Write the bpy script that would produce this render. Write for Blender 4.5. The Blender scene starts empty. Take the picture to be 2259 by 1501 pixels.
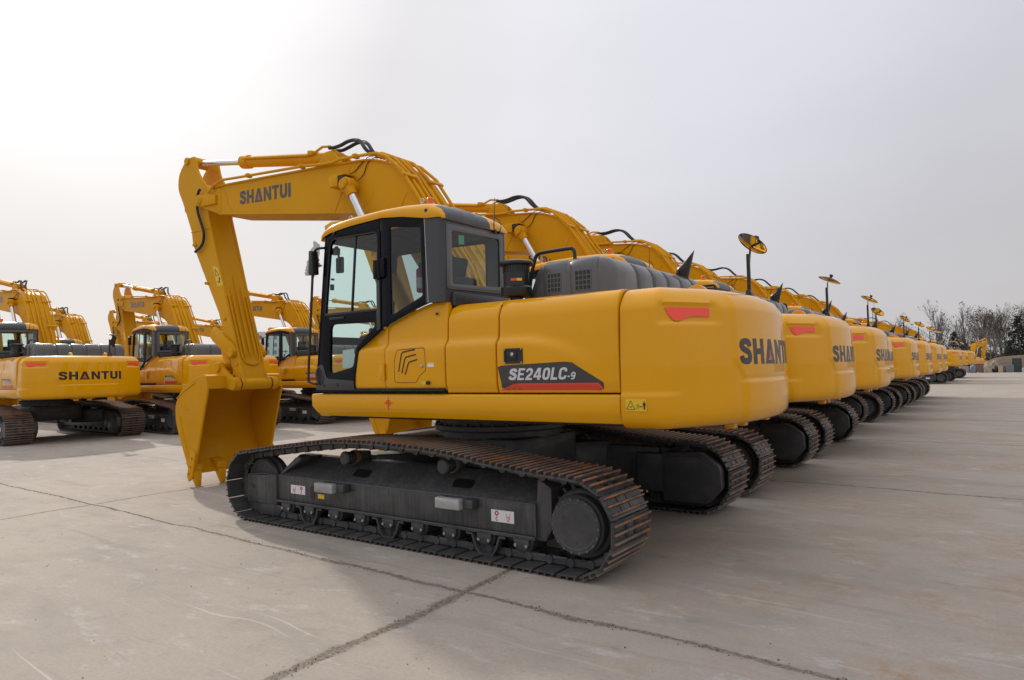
import bpy, bmesh, math, random
from mathutils import Vector, Matrix

R_ = math.radians
rnd = random.Random(7)
sc = bpy.context.scene
COL = sc.collection

# ------------------------------------------------------------------ camera
cam_data = bpy.data.cameras.new('camera')
cam = bpy.data.objects.new('camera', cam_data)
COL.objects.link(cam)
cam_data.sensor_fit = 'HORIZONTAL'
cam_data.sensor_width = 36.0
cam_data.lens = 36.0 * 1497.715 / 2259.0
cam_data.clip_end = 3000
RM = ((-0.815884, -0.044076, -0.576533), (-0.577742, 0.021791, 0.815929), (-0.023399, 0.99879, -0.043244))
cam.matrix_world = Matrix.Translation(Vector((-4.2033, 5.9029, 1.55))) @ Matrix(RM).to_4x4()
sc.camera = cam

# ------------------------------------------------------------------ world and sun
SUN_V = Vector((1.62, -.60, 1.0)).normalized()          # towards the sun
SUN_EL = math.asin(SUN_V.z)
world = bpy.data.worlds.new('World')
sc.world = world
world.use_nodes = True
nt = world.node_tree
for n in list(nt.nodes):
    nt.nodes.remove(n)
def wn(t, **k):
    n = nt.nodes.new(t)
    for a, b in k.items():
        setattr(n, a, b)
    return n
def wl(a, b):
    nt.links.new(a, b)
w_out = wn('ShaderNodeOutputWorld')
w_mix = wn('ShaderNodeMixShader')
bg_sky = wn('ShaderNodeBackground'); bg_sky.inputs[1].default_value = .10
bg_cl = wn('ShaderNodeBackground'); bg_cl.inputs[1].default_value = 1.0
sky = wn('ShaderNodeTexSky', sky_type='NISHITA', sun_disc=False)
sky.sun_elevation = SUN_EL
sky.sun_rotation = math.atan2(SUN_V.x, SUN_V.y)
sky.dust_density = 1.2; sky.air_density = 1.0; sky.ozone_density = 1.0
tc = wn('ShaderNodeTexCoord')
dot = wn('ShaderNodeVectorMath', operation='DOT_PRODUCT')
dot.inputs[1].default_value = SUN_V
wl(tc.outputs['Generated'], dot.inputs[0])
ramp = wn('ShaderNodeValToRGB')
mr = wn('ShaderNodeMapRange'); mr.inputs[1].default_value = -1; mr.inputs[2].default_value = 1
wl(dot.outputs['Value'], mr.inputs[0]); wl(mr.outputs[0], ramp.inputs[0])
el = ramp.color_ramp.elements
SKYRAMP = [(0.0, (.70, .71, .745)), (.5, (.635, .645, .68)), (.66, (.615, .615, .65)), (.72, (.625, .625, .67)), (.83, (.72, .72, .775)), (.92, (.81, .805, .84)), (.962, (.80, .785, .79)), (.985, (.97, .955, .95)), (1.0, (1.6, 1.55, 1.5))]
el[0].position, el[0].color = SKYRAMP[0][0], (*SKYRAMP[0][1], 1)
el[1].position, el[1].color = SKYRAMP[-1][0], (*SKYRAMP[-1][1], 1)
for p, c in SKYRAMP[1:-1]:
    e = el.new(p); e.color = (*c, 1)
# thin veil of cloud, very soft
wmap = wn('ShaderNodeMapping'); wmap.inputs['Scale'].default_value = (1, 1, 2.2)
wl(tc.outputs['Generated'], wmap.inputs[0])
wno = wn('ShaderNodeTexNoise'); wno.inputs['Scale'].default_value = 1.6; wno.inputs['Detail'].default_value = 5; wno.inputs['Roughness'].default_value = .5
wl(wmap.outputs[0], wno.inputs['Vector'])
wmr = wn('ShaderNodeMapRange'); wmr.inputs[1].default_value = .3; wmr.inputs[2].default_value = .7; wmr.inputs[3].default_value = .94; wmr.inputs[4].default_value = 1.06
wl(wno.outputs['Fac'], wmr.inputs[0])
wmul = wn('ShaderNodeVectorMath', operation='SCALE')
wl(ramp.outputs[0], wmul.inputs[0]); wl(wmr.outputs[0], wmul.inputs['Scale'])
wsep = wn('ShaderNodeSeparateXYZ'); wl(tc.outputs['Generated'], wsep.inputs[0])
wel = wn('ShaderNodeValToRGB'); wl(wsep.outputs['Z'], wel.inputs[0])
ce = wel.color_ramp.elements; ce[0].position, ce[0].color = 0.0, (.90, .865, .83, 1); ce[1].position, ce[1].color = 1.0, (1.85, 1.85, 1.85, 1)
for p_, c_ in ((.12, (.935, .91, .885)), (.26, (1.0, .99, .985)), (.5, (1.10, 1.10, 1.11))):
    e = ce.new(p_); e.color = (*c_, 1)
wm2 = wn('ShaderNodeVectorMath', operation='MULTIPLY'); wl(wmul.outputs[0], wm2.inputs[0]); wl(wel.outputs[0], wm2.inputs[1])
wl(wm2.outputs[0], bg_cl.inputs[0]); wl(sky.outputs[0], bg_sky.inputs[0])
w_mix.inputs[0].default_value = .94
wl(bg_sky.outputs[0], w_mix.inputs[1]); wl(bg_cl.outputs[0], w_mix.inputs[2])
wl(w_mix.outputs[0], w_out.inputs[0])

sun_d = bpy.data.lights.new('sun', 'SUN')
sun_d.energy = 2.0; sun_d.angle = R_(1.3); sun_d.color = (1.0, .90, .76)
sun = bpy.data.objects.new('sun', sun_d); COL.objects.link(sun)
sun.rotation_euler = SUN_V.to_track_quat('Z', 'Y').to_euler()

vs = sc.view_settings
vs.view_transform = 'Standard'; vs.look = 'None'; vs.exposure = 0.0; vs.gamma = 1.0
sc.render.engine = 'CYCLES'
sc.cycles.max_bounces = 8; sc.cycles.transparent_max_bounces = 24
sc.cycles.use_denoising = True

# ------------------------------------------------------------------ materials
def mat(name):
    m = bpy.data.materials.new(name); m.use_nodes = True
    n = m.node_tree
    b = n.nodes['Principled BSDF']
    return m, n, b
def noise(n, scale, detail=4, vec=None, rough=.55):
    t = n.nodes.new('ShaderNodeTexNoise')
    t.inputs['Scale'].default_value = scale; t.inputs['Detail'].default_value = detail; t.inputs['Roughness'].default_value = rough
    if vec is None:
        c = n.nodes.new('ShaderNodeTexCoord'); vec = c.outputs['Object']
    n.links.new(vec, t.inputs['Vector'])
    return t
def maprange(n, src, a, b, c, d, clamp=True):
    m = n.nodes.new('ShaderNodeMapRange'); m.clamp = clamp
    for i, v in enumerate((a, b, c, d)):
        m.inputs[i + 1].default_value = v
    n.links.new(src, m.inputs[0])
    return m.outputs[0]
def mixcol(n, fac, a, b, mode='MIX'):
    m = n.nodes.new('ShaderNodeMix'); m.data_type = 'RGBA'; m.blend_type = mode
    if isinstance(fac, (int, float)): m.inputs[0].default_value = fac
    else: n.links.new(fac, m.inputs[0])
    for i, v in ((6, a), (7, b)):
        if isinstance(v, tuple): m.inputs[i].default_value = (*v[:3], 1)
        else: n.links.new(v, m.inputs[i])
    return m.outputs[2]
def math_(n, op, a, b=None):
    m = n.nodes.new('ShaderNodeMath'); m.operation = op
    for i, v in enumerate((a, b)):
        if v is None: continue
        if isinstance(v, (int, float)): m.inputs[i].default_value = v
        else: n.links.new(v, m.inputs[i])
    return m.outputs[0]
def bump(n, b, h, strength=.2, dist=.01):
    u = n.nodes.new('ShaderNodeBump'); u.inputs['Strength'].default_value = strength; u.inputs['Distance'].default_value = dist
    n.links.new(h, u.inputs['Height']); n.links.new(u.outputs[0], b.inputs['Normal'])

def paint(name, col, rough=.35, coat=.5, var=.12, dust=None, dust_amt=.12, metallic=0, peel=.02):
    m, n, b = mat(name)
    t = noise(n, 1.3, 5)
    c = mixcol(n, maprange(n, t.outputs[0], .3, .7, 0, 1), tuple(x * (1 - var) for x in col), tuple(min(1, x * (1 + var)) for x in col))
    if dust:
        t2 = noise(n, 5.0, 8, rough=.7)
        c = mixcol(n, maprange(n, t2.outputs[0], .45, .75, 0, dust_amt), c, dust)
    n.links.new(c, b.inputs['Base Color'])
    t3 = noise(n, 9.0, 6)
    n.links.new(maprange(n, t3.outputs[0], .3, .7, rough * .8, rough * 1.25), b.inputs['Roughness'])
    b.inputs['Metallic'].default_value = metallic
    if name.startswith(('yellow_p', 'yellow_b', 'bucket', 'dark_cab')): b.inputs['Specular IOR Level'].default_value = .05
    b.inputs['Coat Weight'].default_value = coat; b.inputs['Coat Roughness'].default_value = .03
    if peel:
        t4 = noise(n, 60, 2)
        bump(n, b, t4.outputs[0], peel, .004)
    return m

YEL = paint('yellow_paint', (.775, .360, .0), .30, .65, .03, peel=0)
YEL2 = paint('yellow_boom_paint', (.67, .325, .008), .45, .06, .05, (.62, .45, .22), .05)
GREY = paint('grey_plastic', (.105, .104, .110), .34, .2, .08, (.12, .12, .12), .15)
CABD = paint('dark_cab_paint', (.007, .008, .012), .32, .15, .08)
PILL = paint('grey_cab_paint', (.040, .042, .048), .40, .1, .06)
FRAME = paint('dark_frame_paint', (.046, .047, .051), .5, .08, .14, (.16, .145, .125), .35, peel=.05)
def streaks(m, col, amt):
    n = m.node_tree; b = n.nodes['Principled BSDF']; src = b.inputs['Base Color'].links[0].from_socket
    c = n.nodes.new('ShaderNodeTexCoord'); mp = n.nodes.new('ShaderNodeMapping'); mp.inputs['Scale'].default_value = (16, 16, 1.1); n.links.new(c.outputs['Object'], mp.inputs[0])
    t = noise(n, 1.6, 7, mp.outputs[0], .65); n.links.new(mixcol(n, maprange(n, t.outputs[0], .46, .78, 0, amt), src, col), b.inputs['Base Color'])
FRAMES = paint('streaked_frame_paint', (.046, .047, .051), .5, .08, .14, (.16, .145, .125), .35, peel=.05)
streaks(FRAMES, (.20, .185, .16), .45)
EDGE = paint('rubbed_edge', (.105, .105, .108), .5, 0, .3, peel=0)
TRK = paint('track_steel', (.066, .067, .069), .48, 0, .25, (.20, .175, .145), .45, .35, peel=.1)
BLK = paint('black_plastic', (.012, .012, .013), .38, .1, .1)
HOSE = paint('black_hose_rubber', (.014, .014, .015), .55, 0, .1)
DARK = paint('dark_interior', (.010, .011, .013), .7, 0, .1)
SEAT = paint('seat_fabric', (.035, .036, .04), .9, 0, .1)
SILV = paint('worn_silver_paint', (.40, .40, .39), .5, .0, .22, (.62, .6, .57), .5, .35, peel=.15)
CHROME, _n, _b = mat('chrome_rod'); _b.inputs['Base Color'].default_value = (.72, .72, .76, 1); _b.inputs['Metallic'].default_value = .9; _b.inputs['Roughness'].default_value = .22
STEEL = paint('bright_steel', (.5, .5, .5), .35, 0, .1, metallic=.9)
WHITE = paint('white_sticker', (.78, .76, .76), .45, .2, .02)
STY = paint('yellow_sticker', (.80, .52, .01), .45, .2, .02)
LIME = paint('lime_sticker', (.60, .66, .05), .45, .2, .02)
INK = paint('black_lettering', (.014, .014, .016), .4, .2, .02)
DECAL = paint('charcoal_decal', (.040, .037, .040), .4, .3, .04)
REDD = paint('red_lettering', (.72, .055, .022), .4, .3, .04)
SILT = paint('silver_lettering', (.62, .62, .66), .4, .2, .03)
REDI = paint('red_ink', (.55, .02, .03), .5, .1, .02)
WRAP = paint('bubble_wrap', (.60, .58, .57), .35, .2, .08, peel=.6)
GREEN = paint('green_sticker', (.03, .30, .14), .45, .2, .02)
PAPER = paint('paper', (.62, .66, .66), .8, 0, .04)
FIRE = paint('red_extinguisher', (.5, .02, .02), .3, .4, .02)
BUCK = paint('bucket_paint', (.64, .30, .004), .5, .05, .08, (.55, .36, .13), .2, peel=.1)

# rust brown on the grouser edges, broken up
RUST, n, b = mat('rusty_grouser')
t = noise(n, 7.0, 8, rough=.7)
c = mixcol(n, maprange(n, t.outputs[0], .42, .60, 0, 1), (.10, .085, .072), (.36, .135, .045))
t2 = noise(n, 1.2, 3)
c = mixcol(n, maprange(n, t2.outputs[0], .45, .66, 0, .7), c, (.22, .175, .135))
n.links.new(c, b.inputs['Base Color']); b.inputs['Roughness'].default_value = .75
bump(n, b, t.outputs[0], .3, .006)

# reflector red / orange
REFL, n, b = mat('red_reflector')
t = noise(n, 3, 3)
n.links.new(mixcol(n, t.outputs[0], (.98, .040, .015), (1.0, .085, .03)), b.inputs['Base Color'])
b.inputs['Roughness'].default_value = .3; b.inputs['Coat Weight'].default_value = .6
ORNG, n, b = mat('orange_beacon'); b.inputs['Base Color'].default_value = (1, .22, .01, 1); b.inputs['Roughness'].default_value = .15
b.inputs['Transmission Weight'].default_value = .35

def glass(name, tint, refl=.9):
    m = bpy.data.materials.new(name); m.use_nodes = True
    n = m.node_tree
    for x in list(n.nodes): n.nodes.remove(x)
    o = n.nodes.new('ShaderNodeOutputMaterial'); mx = n.nodes.new('ShaderNodeMixShader')
    tr = n.nodes.new('ShaderNodeBsdfTransparent'); gl = n.nodes.new('ShaderNodeBsdfGlossy')
    tr.inputs[0].default_value = (*tint, 1); gl.inputs['Roughness'].default_value = .02
    gl.inputs[0].default_value = (refl, refl, refl, 1)
    # Schlick reflectance, the same from both sides of the sheet
    g = n.nodes.new('ShaderNodeNewGeometry'); d = n.nodes.new('ShaderNodeVectorMath'); d.operation = 'DOT_PRODUCT'
    n.links.new(g.outputs['Normal'], d.inputs[0]); n.links.new(g.outputs['Incoming'], d.inputs[1])
    c = math_(n, 'SUBTRACT', 1.0, math_(n, 'ABSOLUTE', d.outputs['Value']))
    fac = math_(n, 'ADD', .06, math_(n, 'MULTIPLY', .9, math_(n, 'POWER', c, 5.0)))
    n.links.new(fac, mx.inputs[0]); n.links.new(tr.outputs[0], mx.inputs[1]); n.links.new(gl.outputs[0], mx.inputs[2])
    n.links.new(mx.outputs[0], o.inputs[0])
    return m
GLASS = glass('tinted_glass', (.80, .93, .90))
GLASSD = glass('dark_glass', (.42, .50, .50))
MIRR, n, b = mat('mirror_glass'); b.inputs['Base Color'].default_value = (.8, .8, .8, 1); b.inputs['Metallic'].default_value = 1; b.inputs['Roughness'].default_value = .03

# ------------------------------------------------------------------ mesh helper
def catmull(pts, k=6, closed=False):
    P = [Vector(p) for p in pts]; out = []; n = len(P)
    for i in range(n if closed else n - 1):
        if closed: a, b_, c_, d = P[i - 1], P[i], P[(i + 1) % n], P[(i + 2) % n]
        else: a, b_, c_, d = P[max(i - 1, 0)], P[i], P[i + 1], P[min(i + 2, n - 1)]
        for j in range(k):
            t = j / k
            out.append(.5 * ((2 * b_) + (c_ - a) * t + (2 * a - 5 * b_ + 4 * c_ - d) * t * t + (3 * b_ - a - 3 * c_ + d) * t ** 3))
    if not closed: out.append(P[-1])
    return out
def rpoly(pts, r, seg=4):
    """round the corners of a closed 2D polygon; r is one radius or one per corner"""
    n = len(pts); out = []
    for i in range(n):
        rr = r[i] if isinstance(r, (list, tuple)) else r
        p = Vector(pts[i][:2]); a = Vector(pts[i - 1][:2]); c = Vector(pts[(i + 1) % n][:2])
        if rr <= 0: out.append(tuple(p)); continue
        d1 = (a - p); d2 = (c - p); l1, l2 = d1.length, d2.length
        d1.normalize(); d2.normalize()
        ang = d1.angle(d2)
        t = min(rr / max(math.tan(ang / 2), 1e-4), l1 * .49, l2 * .49)
        s, e = p + d1 * t, p + d2 * t
        for k in range(seg + 1):
            u = k / seg
            q = (1 - u) ** 2 * s + 2 * u * (1 - u) * p + u * u * e
            out.append((q.x, q.y))
    return out
def lerp_curve(tab, x):
    for (a, ya), (b_, yb) in zip(tab[:-1], tab[1:]):
        if (a <= x <= b_) or (b_ <= x <= a):
            return ya + (yb - ya) * (x - a) / (b_ - a)
    return tab[0][1] if abs(x - tab[0][0]) < abs(x - tab[-1][0]) else tab[-1][1]
def sstep(a, b_, x):
    t = max(0, min(1, (x - a) / (b_ - a)))
    return t * t * (3 - 2 * t)

PLANES = {'XZ': lambda u, v, w: (u, w, v), 'XY': lambda u, v, w: (u, v, w), 'YZ': lambda u, v, w: (w, u, v)}
class MB:
    def __init__(self):
        self.V = []; self.F = []; self.M = []
    def raw(self, vs, fs, mi=0):
        o = len(self.V)
        self.V += [tuple(v) for v in vs]
        for f in fs:
            self.F.append([i + o for i in f]); self.M.append(mi)
        return self
    def add_bm(self, bm, mi=0, fn=None):
        bm.verts.index_update()
        vs = [v.co.copy() for v in bm.verts]
        if fn: vs = [fn(v) for v in vs]
        self.raw(vs, [[v.index for v in f.verts] for f in bm.faces], mi)
        bm.free(); return self
    def prism(self, pts, plane, a, b_, bevel=0, seg=2, mi=0, holes=(), fn=None):
        f3 = PLANES[plane]; bm = bmesh.new(); E_ = []
        for lp in [pts] + list(holes):
            vv = [bm.verts.new(f3(p[0], p[1], a)) for p in lp]
            for i in range(len(vv)): E_.append(bm.edges.new((vv[i - 1], vv[i])))
        if holes:
            bmesh.ops.triangle_fill(bm, edges=E_, use_beauty=True)
        else:
            bm.faces.new(vv)
        r = bmesh.ops.extrude_face_region(bm, geom=list(bm.faces))
        d = Vector(f3(0, 0, b_ - a))
        bmesh.ops.translate(bm, verts=[g for g in r['geom'] if isinstance(g, bmesh.types.BMVert)], vec=d)
        bmesh.ops.recalc_face_normals(bm, faces=bm.faces)
        if bevel:
            es = [e for e in bm.edges if len(e.link_faces) == 2 and e.calc_face_angle(0) > .5]
            bmesh.ops.bevel(bm, geom=es, offset=bevel, segments=seg, affect='EDGES', profile=.5, clamp_overlap=True)
        return self.add_bm(bm, mi, fn)
    def box(self, x0, x1, y0, y1, z0, z1, bevel=0, seg=2, mi=0, fn=None):
        return self.prism([(x0, y0), (x1, y0), (x1, y1), (x0, y1)], 'XY', z0, z1, bevel, seg, mi, (), fn)
    def tube(self, path, r, n=8, mi=0, closed=False):
        P = [Vector(p) for p in path]; N = len(P)
        rs = r if isinstance(r, (list, tuple)) else [r] * N
        vs = []; fs = []
        T = []
        for i in range(N):
            if closed: t = P[(i + 1) % N] - P[i - 1]
            else: t = P[min(i + 1, N - 1)] - P[max(i - 1, 0)]
            T.append(t.normalized() if t.length > 1e-9 else Vector((0, 0, 1)))
        u = T[0].orthogonal().normalized()
        for i in range(N):
            u = (u - T[i] * u.dot(T[i]))
            u = u.normalized() if u.length > 1e-6 else T[i].orthogonal().normalized()
            w = T[i].cross(u)
            for k in range(n):
                a = 2 * math.pi * k / n
                vs.append(P[i] + (u * math.cos(a) + w * math.sin(a)) * rs[i])
        for i in range(N if closed else N - 1):
            j = (i + 1) % N
            for k in range(n):
                l = (k + 1) % n
                fs.append((i * n + k, i * n + l, j * n + l, j * n + k))
        if not closed:
            fs.append(tuple(range(n - 1, -1, -1))); fs.append(tuple((N - 1) * n + k for k in range(n)))
        return self.raw(vs, fs, mi)
    def cyl(self, p0, p1, r0, r1=None, n=20, mi=0, bevel=0):
        r1 = r0 if r1 is None else r1
        p0, p1 = Vector(p0), Vector(p1)
        if bevel:
            d = (p1 - p0).normalized() * bevel
            return self.tube([p0, p0 + d * .02, p0 + d, p1 - d, p1 - d * .02, p1], [max(r0 - bevel, .001)] * 1 + [r0 - bevel, r0, r1, r1 - bevel, max(r1 - bevel, .001)], n, mi)
        return self.tube([p0, p1], [r0, r1], n, mi)
    def sphere(self, c, r, n=14, m=8, mi=0, sq=(1, 1, 1)):
        vs = []; fs = []
        for i in range(m + 1):
            th = math.pi * i / m
            for k in range(n):
                a = 2 * math.pi * k / n
                vs.append((c[0] + r * sq[0] * math.sin(th) * math.cos(a), c[1] + r * sq[1] * math.sin(th) * math.sin(a), c[2] + r * sq[2] * math.cos(th)))
        for i in range(m):
            for k in range(n):
                l = (k + 1) % n
                fs.append((i * n + k, (i + 1) * n + k, (i + 1) * n + l, i * n + l))
        return self.raw(vs, fs, mi)
    def grid(self, rows, mi=0, closed=False):
        nr, nc = len(rows), len(rows[0])
        fs = []
        for i in range(nr - 1):
            for j in range(nc if closed else nc - 1):
                k = (j + 1) % nc
                fs.append((i * nc + j, i * nc + k, (i + 1) * nc + k, (i + 1) * nc + j))
        return self.raw([p for r in rows for p in r], fs, mi)
    def build(self, name, mats, parent=None, ang=38, smooth=True):
        me = bpy.data.meshes.new(name)
        me.from_pydata(self.V, [], self.F)
        if not isinstance(mats, (list, tuple)): mats = [mats]
        for m in mats: me.materials.append(m)
        me.polygons.foreach_set('material_index', self.M)
        if smooth:
            me.shade_smooth(); me.set_sharp_from_angle(angle=R_(ang))
        me.update()
        o = bpy.data.objects.new(name, me); COL.objects.link(o)
        if parent is not None: o.parent = parent
        return o

def tag(o, label=None, cat=None, group=None, kind=None):
    if label: o['label'] = label
    if cat: o['category'] = cat
    if group: o['group'] = group
    if kind: o['kind'] = kind
    return o
def empty(name, loc=(0, 0, 0), rz=0.0):
    o = bpy.data.objects.new(name, None); COL.objects.link(o)
    o.location = loc; o.rotation_euler = (0, 0, rz); o.empty_display_size = .2
    return o
def kids(o):
    return [c for c in bpy.data.objects if c.parent is o]
def tree_of(root):
    """list of (object, children list) built once, for fast copying"""
    by = {}
    for c in bpy.data.objects:
        if c.parent: by.setdefault(c.parent.name, []).append(c)
    return by
def copy_tree(o, by, parent=None, skip=()):
    c = o.copy(); COL.objects.link(c); c.parent = parent
    for ch in by.get(o.name, []):
        if ch.name.split('.')[0] in skip: continue
        copy_tree(ch, by, c, skip)
    return c

# ------------------------------------------------------------------ lettering
def ribbon(path, w, closed=False, smooth=5):
    P = catmull([(p[0], p[1], 0) for p in path], smooth, closed) if smooth else [Vector((p[0], p[1], 0)) for p in path]
    N = len(P); L = []; Rr = []
    for i in range(N):
        a = P[i - 1] if (closed or i) else P[i]; c = P[(i + 1) % N] if (closed or i < N - 1) else P[i]
        t = (c - a); t.z = 0; t.normalize(); nrm = Vector((-t.y, t.x, 0))
        L.append(P[i] + nrm * w / 2); Rr.append(P[i] - nrm * w / 2)
    out = []
    for i in range(N if closed else N - 1):
        j = (i + 1) % N
        out.append([(L[i].x, L[i].y), (L[j].x, L[j].y), (Rr[j].x, Rr[j].y), (Rr[i].x, Rr[i].y)])
    return out
def q(x0, y0, x1, y1): return [(x0, y0), (x1, y0), (x1, y1), (x0, y1)]
def glyph(ch):
    s = .235
    if ch == 'S': return .68, ribbon([(.585, .685), (.52, .84), (.34, .885), (.155, .835), (.115, .715), (.17, .61), (.34, .535), (.51, .45), (.57, .30), (.515, .155), (.34, .115), (.145, .165), (.09, .325)], s), []
    if ch == 'H': return .76, [q(0, 0, .24, 1), q(.24, .39, .52, .61), q(.52, 0, .76, 1)], []
    if ch == 'A': return .88, [[(0, 0), (.23, 0), (.44, .70), (.44, 1), (.31, 1)], [(.88, 0), (.57, 1), (.44, 1), (.44, .70), (.65, 0)], q(.285, 0, .595, .16)], [[(.315, .20), (.565, .20), (.44, .60)]]
    if ch == 'N': return .78, [q(0, 0, .22, 1), q(.56, 0, .78, 1), [(.22, 1), (.22, .60), (.56, 0), (.56, .40)]], []
    if ch == 'T': return .70, [q(0, .78, .70, 1), q(.23, 0, .47, .78)], []
    if ch == 'U': return .74, ribbon([(.12, 1), (.12, .65), (.12, .33), (.19, .17), (.37, .118), (.55, .17), (.62, .33), (.62, .65), (.62, 1)], s), []
    if ch == 'I': return .24, [q(0, 0, .24, 1)], []
    s = .2
    if ch == 'E': return .58, [q(0, 0, .2, 1), q(.2, .82, .58, 1), q(.2, .41, .52, .59), q(.2, 0, .58, .18)], []
    if ch == 'L': return .54, [q(0, 0, .2, 1), q(.2, 0, .54, .19)], []
    if ch == 'C': return .64, ribbon([(.55, .66), (.52, .83), (.33, .9), (.14, .83), (.1, .66), (.1, .34), (.14, .17), (.33, .1), (.52, .17), (.55, .34)], s), []
    if ch == '0': return .62, ribbon([(.31, .9), (.14, .83), (.1, .5), (.14, .17), (.31, .1), (.48, .17), (.52, .5), (.48, .83)], s, True), []
    if ch == '2': return .62, ribbon([(.1, .66), (.14, .83), (.31, .9), (.48, .83), (.52, .66), (.44, .48), (.26, .31), (.14, .2)], s) + [q(.02, 0, .62, .18)], []
    if ch == '4': return .66, [q(.36, 0, .56, 1), q(0, .2, .36, .37), q(.56, .2, .66, .37), [(0, .37), (.19, .37), (.36, .72), (.36, 1), (.28, 1)]], []
    if ch == '5': return .62, [q(.06, .82, .58, 1), q(.06, .52, .24, .82)] + ribbon([(.1, .5), (.3, .56), (.48, .5), (.52, .33), (.46, .16), (.3, .1), (.08, .16)], .19), []
    if ch == '9': return .6, ribbon([(.46, .5), (.3, .44), (.14, .52), (.1, .68), (.15, .85), (.3, .9), (.46, .84), (.5, .66), (.5, .36), (.43, .16), (.28, .1), (.1, .16)], .19), []
    if ch == '-': return .3, [q(0, .32, .3, .5)], []
    return .3, [], []
def text_mesh(s, fn, h, width=None, x0=0, shear=0, gap=.12, mi=0, mi2=1, scale=None):
    """fn maps (u along, v up) to 3D. returns MB"""
    mb = MB(); items = []; x = 0
    for i, ch in enumerate(s):
        sc_ = 1 if not scale else scale[i]
        w, po, acc = glyph(ch)
        items.append((x, sc_, po, acc)); x += (w + gap) * sc_
    x -= gap
    k = h if width is None else width / x
    for ox, sc_, po, acc in items:
        for lst, m in ((po, mi), (acc, mi2)):
            for p in lst:
                pts = [fn(x0 + (ox + a * sc_ + shear * b_ * sc_) * k, b_ * sc_ * h) for a, b_ in p]
                mb.raw(pts, [list(range(len(pts)))], m)
    return mb

# ------------------------------------------------------------------ excavator: undercarriage
XS, XI, ZC, RB = -1.63, 2.38, .38, .354       # sprocket / idler centre, belt radius
def belt_path():
    P = []
    for i in range(30): P.append((XS + (XI - XS) * i / 30, .026))
    for i in range(17):
        a = -math.pi / 2 + math.pi * .985 * i / 16
        P.append((XI + RB * math.cos(a), ZC + RB * math.sin(a)))
    top = catmull([(XI, .728, 0), (2.05, .776, 0), (1.6, .83, 0), (1.1, .885, 0), (.785, .902, 0), (.4, .902, 0), (.08, .889, 0), (-.2, .876, 0), (-.48, .852, 0), (-.86, .80, 0), (-1.2, .766, 0), (-1.43, .748, 0), (XS, .736, 0)], 5)
    P += [(v.x, v.y) for v in top[1:]]
    for i in range(1, 16):
        a = math.pi / 2 + math.pi * i / 16
        P.append((XS + RB * math.cos(a), ZC + RB * math.sin(a)))
    return P
def make_belt(name, yc, parent, seed):
    r = random.Random(seed)
    P = [Vector((a, b_)) for a, b_ in belt_path()]; N = len(P)
    L = [0]
    for i in range(N): L.append(L[-1] + (P[(i + 1) % N] - P[i]).length)
    n = 53; pitch = L[-1] / n
    mb = MB()
    def at(s):
        s %= L[-1]
        for i in range(N):
            if L[i] <= s <= L[i + 1]:
                t = (s - L[i]) / (L[i + 1] - L[i]); return P[i].lerp(P[(i + 1) % N], t)
    for k in range(n):
        s = k * pitch + .04
        a, c = at(s - pitch * .5), at(s + pitch * .5)
        t = (c - a).normalized(); nn = Vector((t.y, -t.x)); o = (a + c) / 2
        o = o.lerp(at(s), .6)
        def fn(v, o=o, t=t, nn=nn):
            p = o + t * v[0] + nn * v[2]
            return (p.x, yc + v[1], p.y)
        w = .30
        hp = pitch * .47
        mb.prism([(-hp, -.014), (hp * .8, -.012), (hp, -.004), (hp, .0), (-hp, .0)], 'XZ', -w, w, 0, fn=fn)
        for j, d in enumerate((-.068, -.004, .060)):
            h = .026
            mb.prism([(d - .011, -.001), (d + .011, -.001), (d + .006, h), (d - .006, h)], 'XZ', -w + .004 * j, w - .003 * j, 0, fn=fn)
            # worn rusty crest of the grouser, a cap standing just proud
            mb.prism([(d - .0085, h - .006), (d + .0085, h - .006), (d + .0055, h + .0025), (d - .0055, h + .0025)], 'XZ', -w + .004 * j - .001, w - .003 * j + .001, 0, mi=1, fn=fn)
        for yy in (-.075, .075):            # bolt heads and mud slots between the bars
            for d in (-.036, .028):
                mb.box(d - .019, d + .019, yy - .028, yy + .028, -.001, .005, 0, mi=2, fn=fn)
        for yy in (-.10, .10):              # chain links and bushing under the shoe
            mb.box(-pitch * .52, pitch * .36, yy - .018, yy + .018, -.078, -.014, .012, 1, fn=fn)
            mb.raw(*cyl_raw(pitch * .32, yy - .028, yy + .028, -.050, .035, fn))
        mb.raw(*cyl_raw(pitch * .32, -.082, .082, -.050, .024, fn))
    return mb.build(name, [TRK, RUST, BLK], parent, 35)
def cyl_raw(x, y0, y1, z, r, fn, n=10):
    vs = []
    for y in (y0, y1):
        for k in range(n):
            a = 2 * math.pi * k / n
            vs.append(fn((x + r * math.cos(a), y, z + r * math.sin(a))))
    fs = [(k, (k + 1) % n, n + (k + 1) % n, n + k) for k in range(n)] + [tuple(range(n)), tuple(range(2 * n - 1, n - 1, -1))]
    return vs, fs

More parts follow.
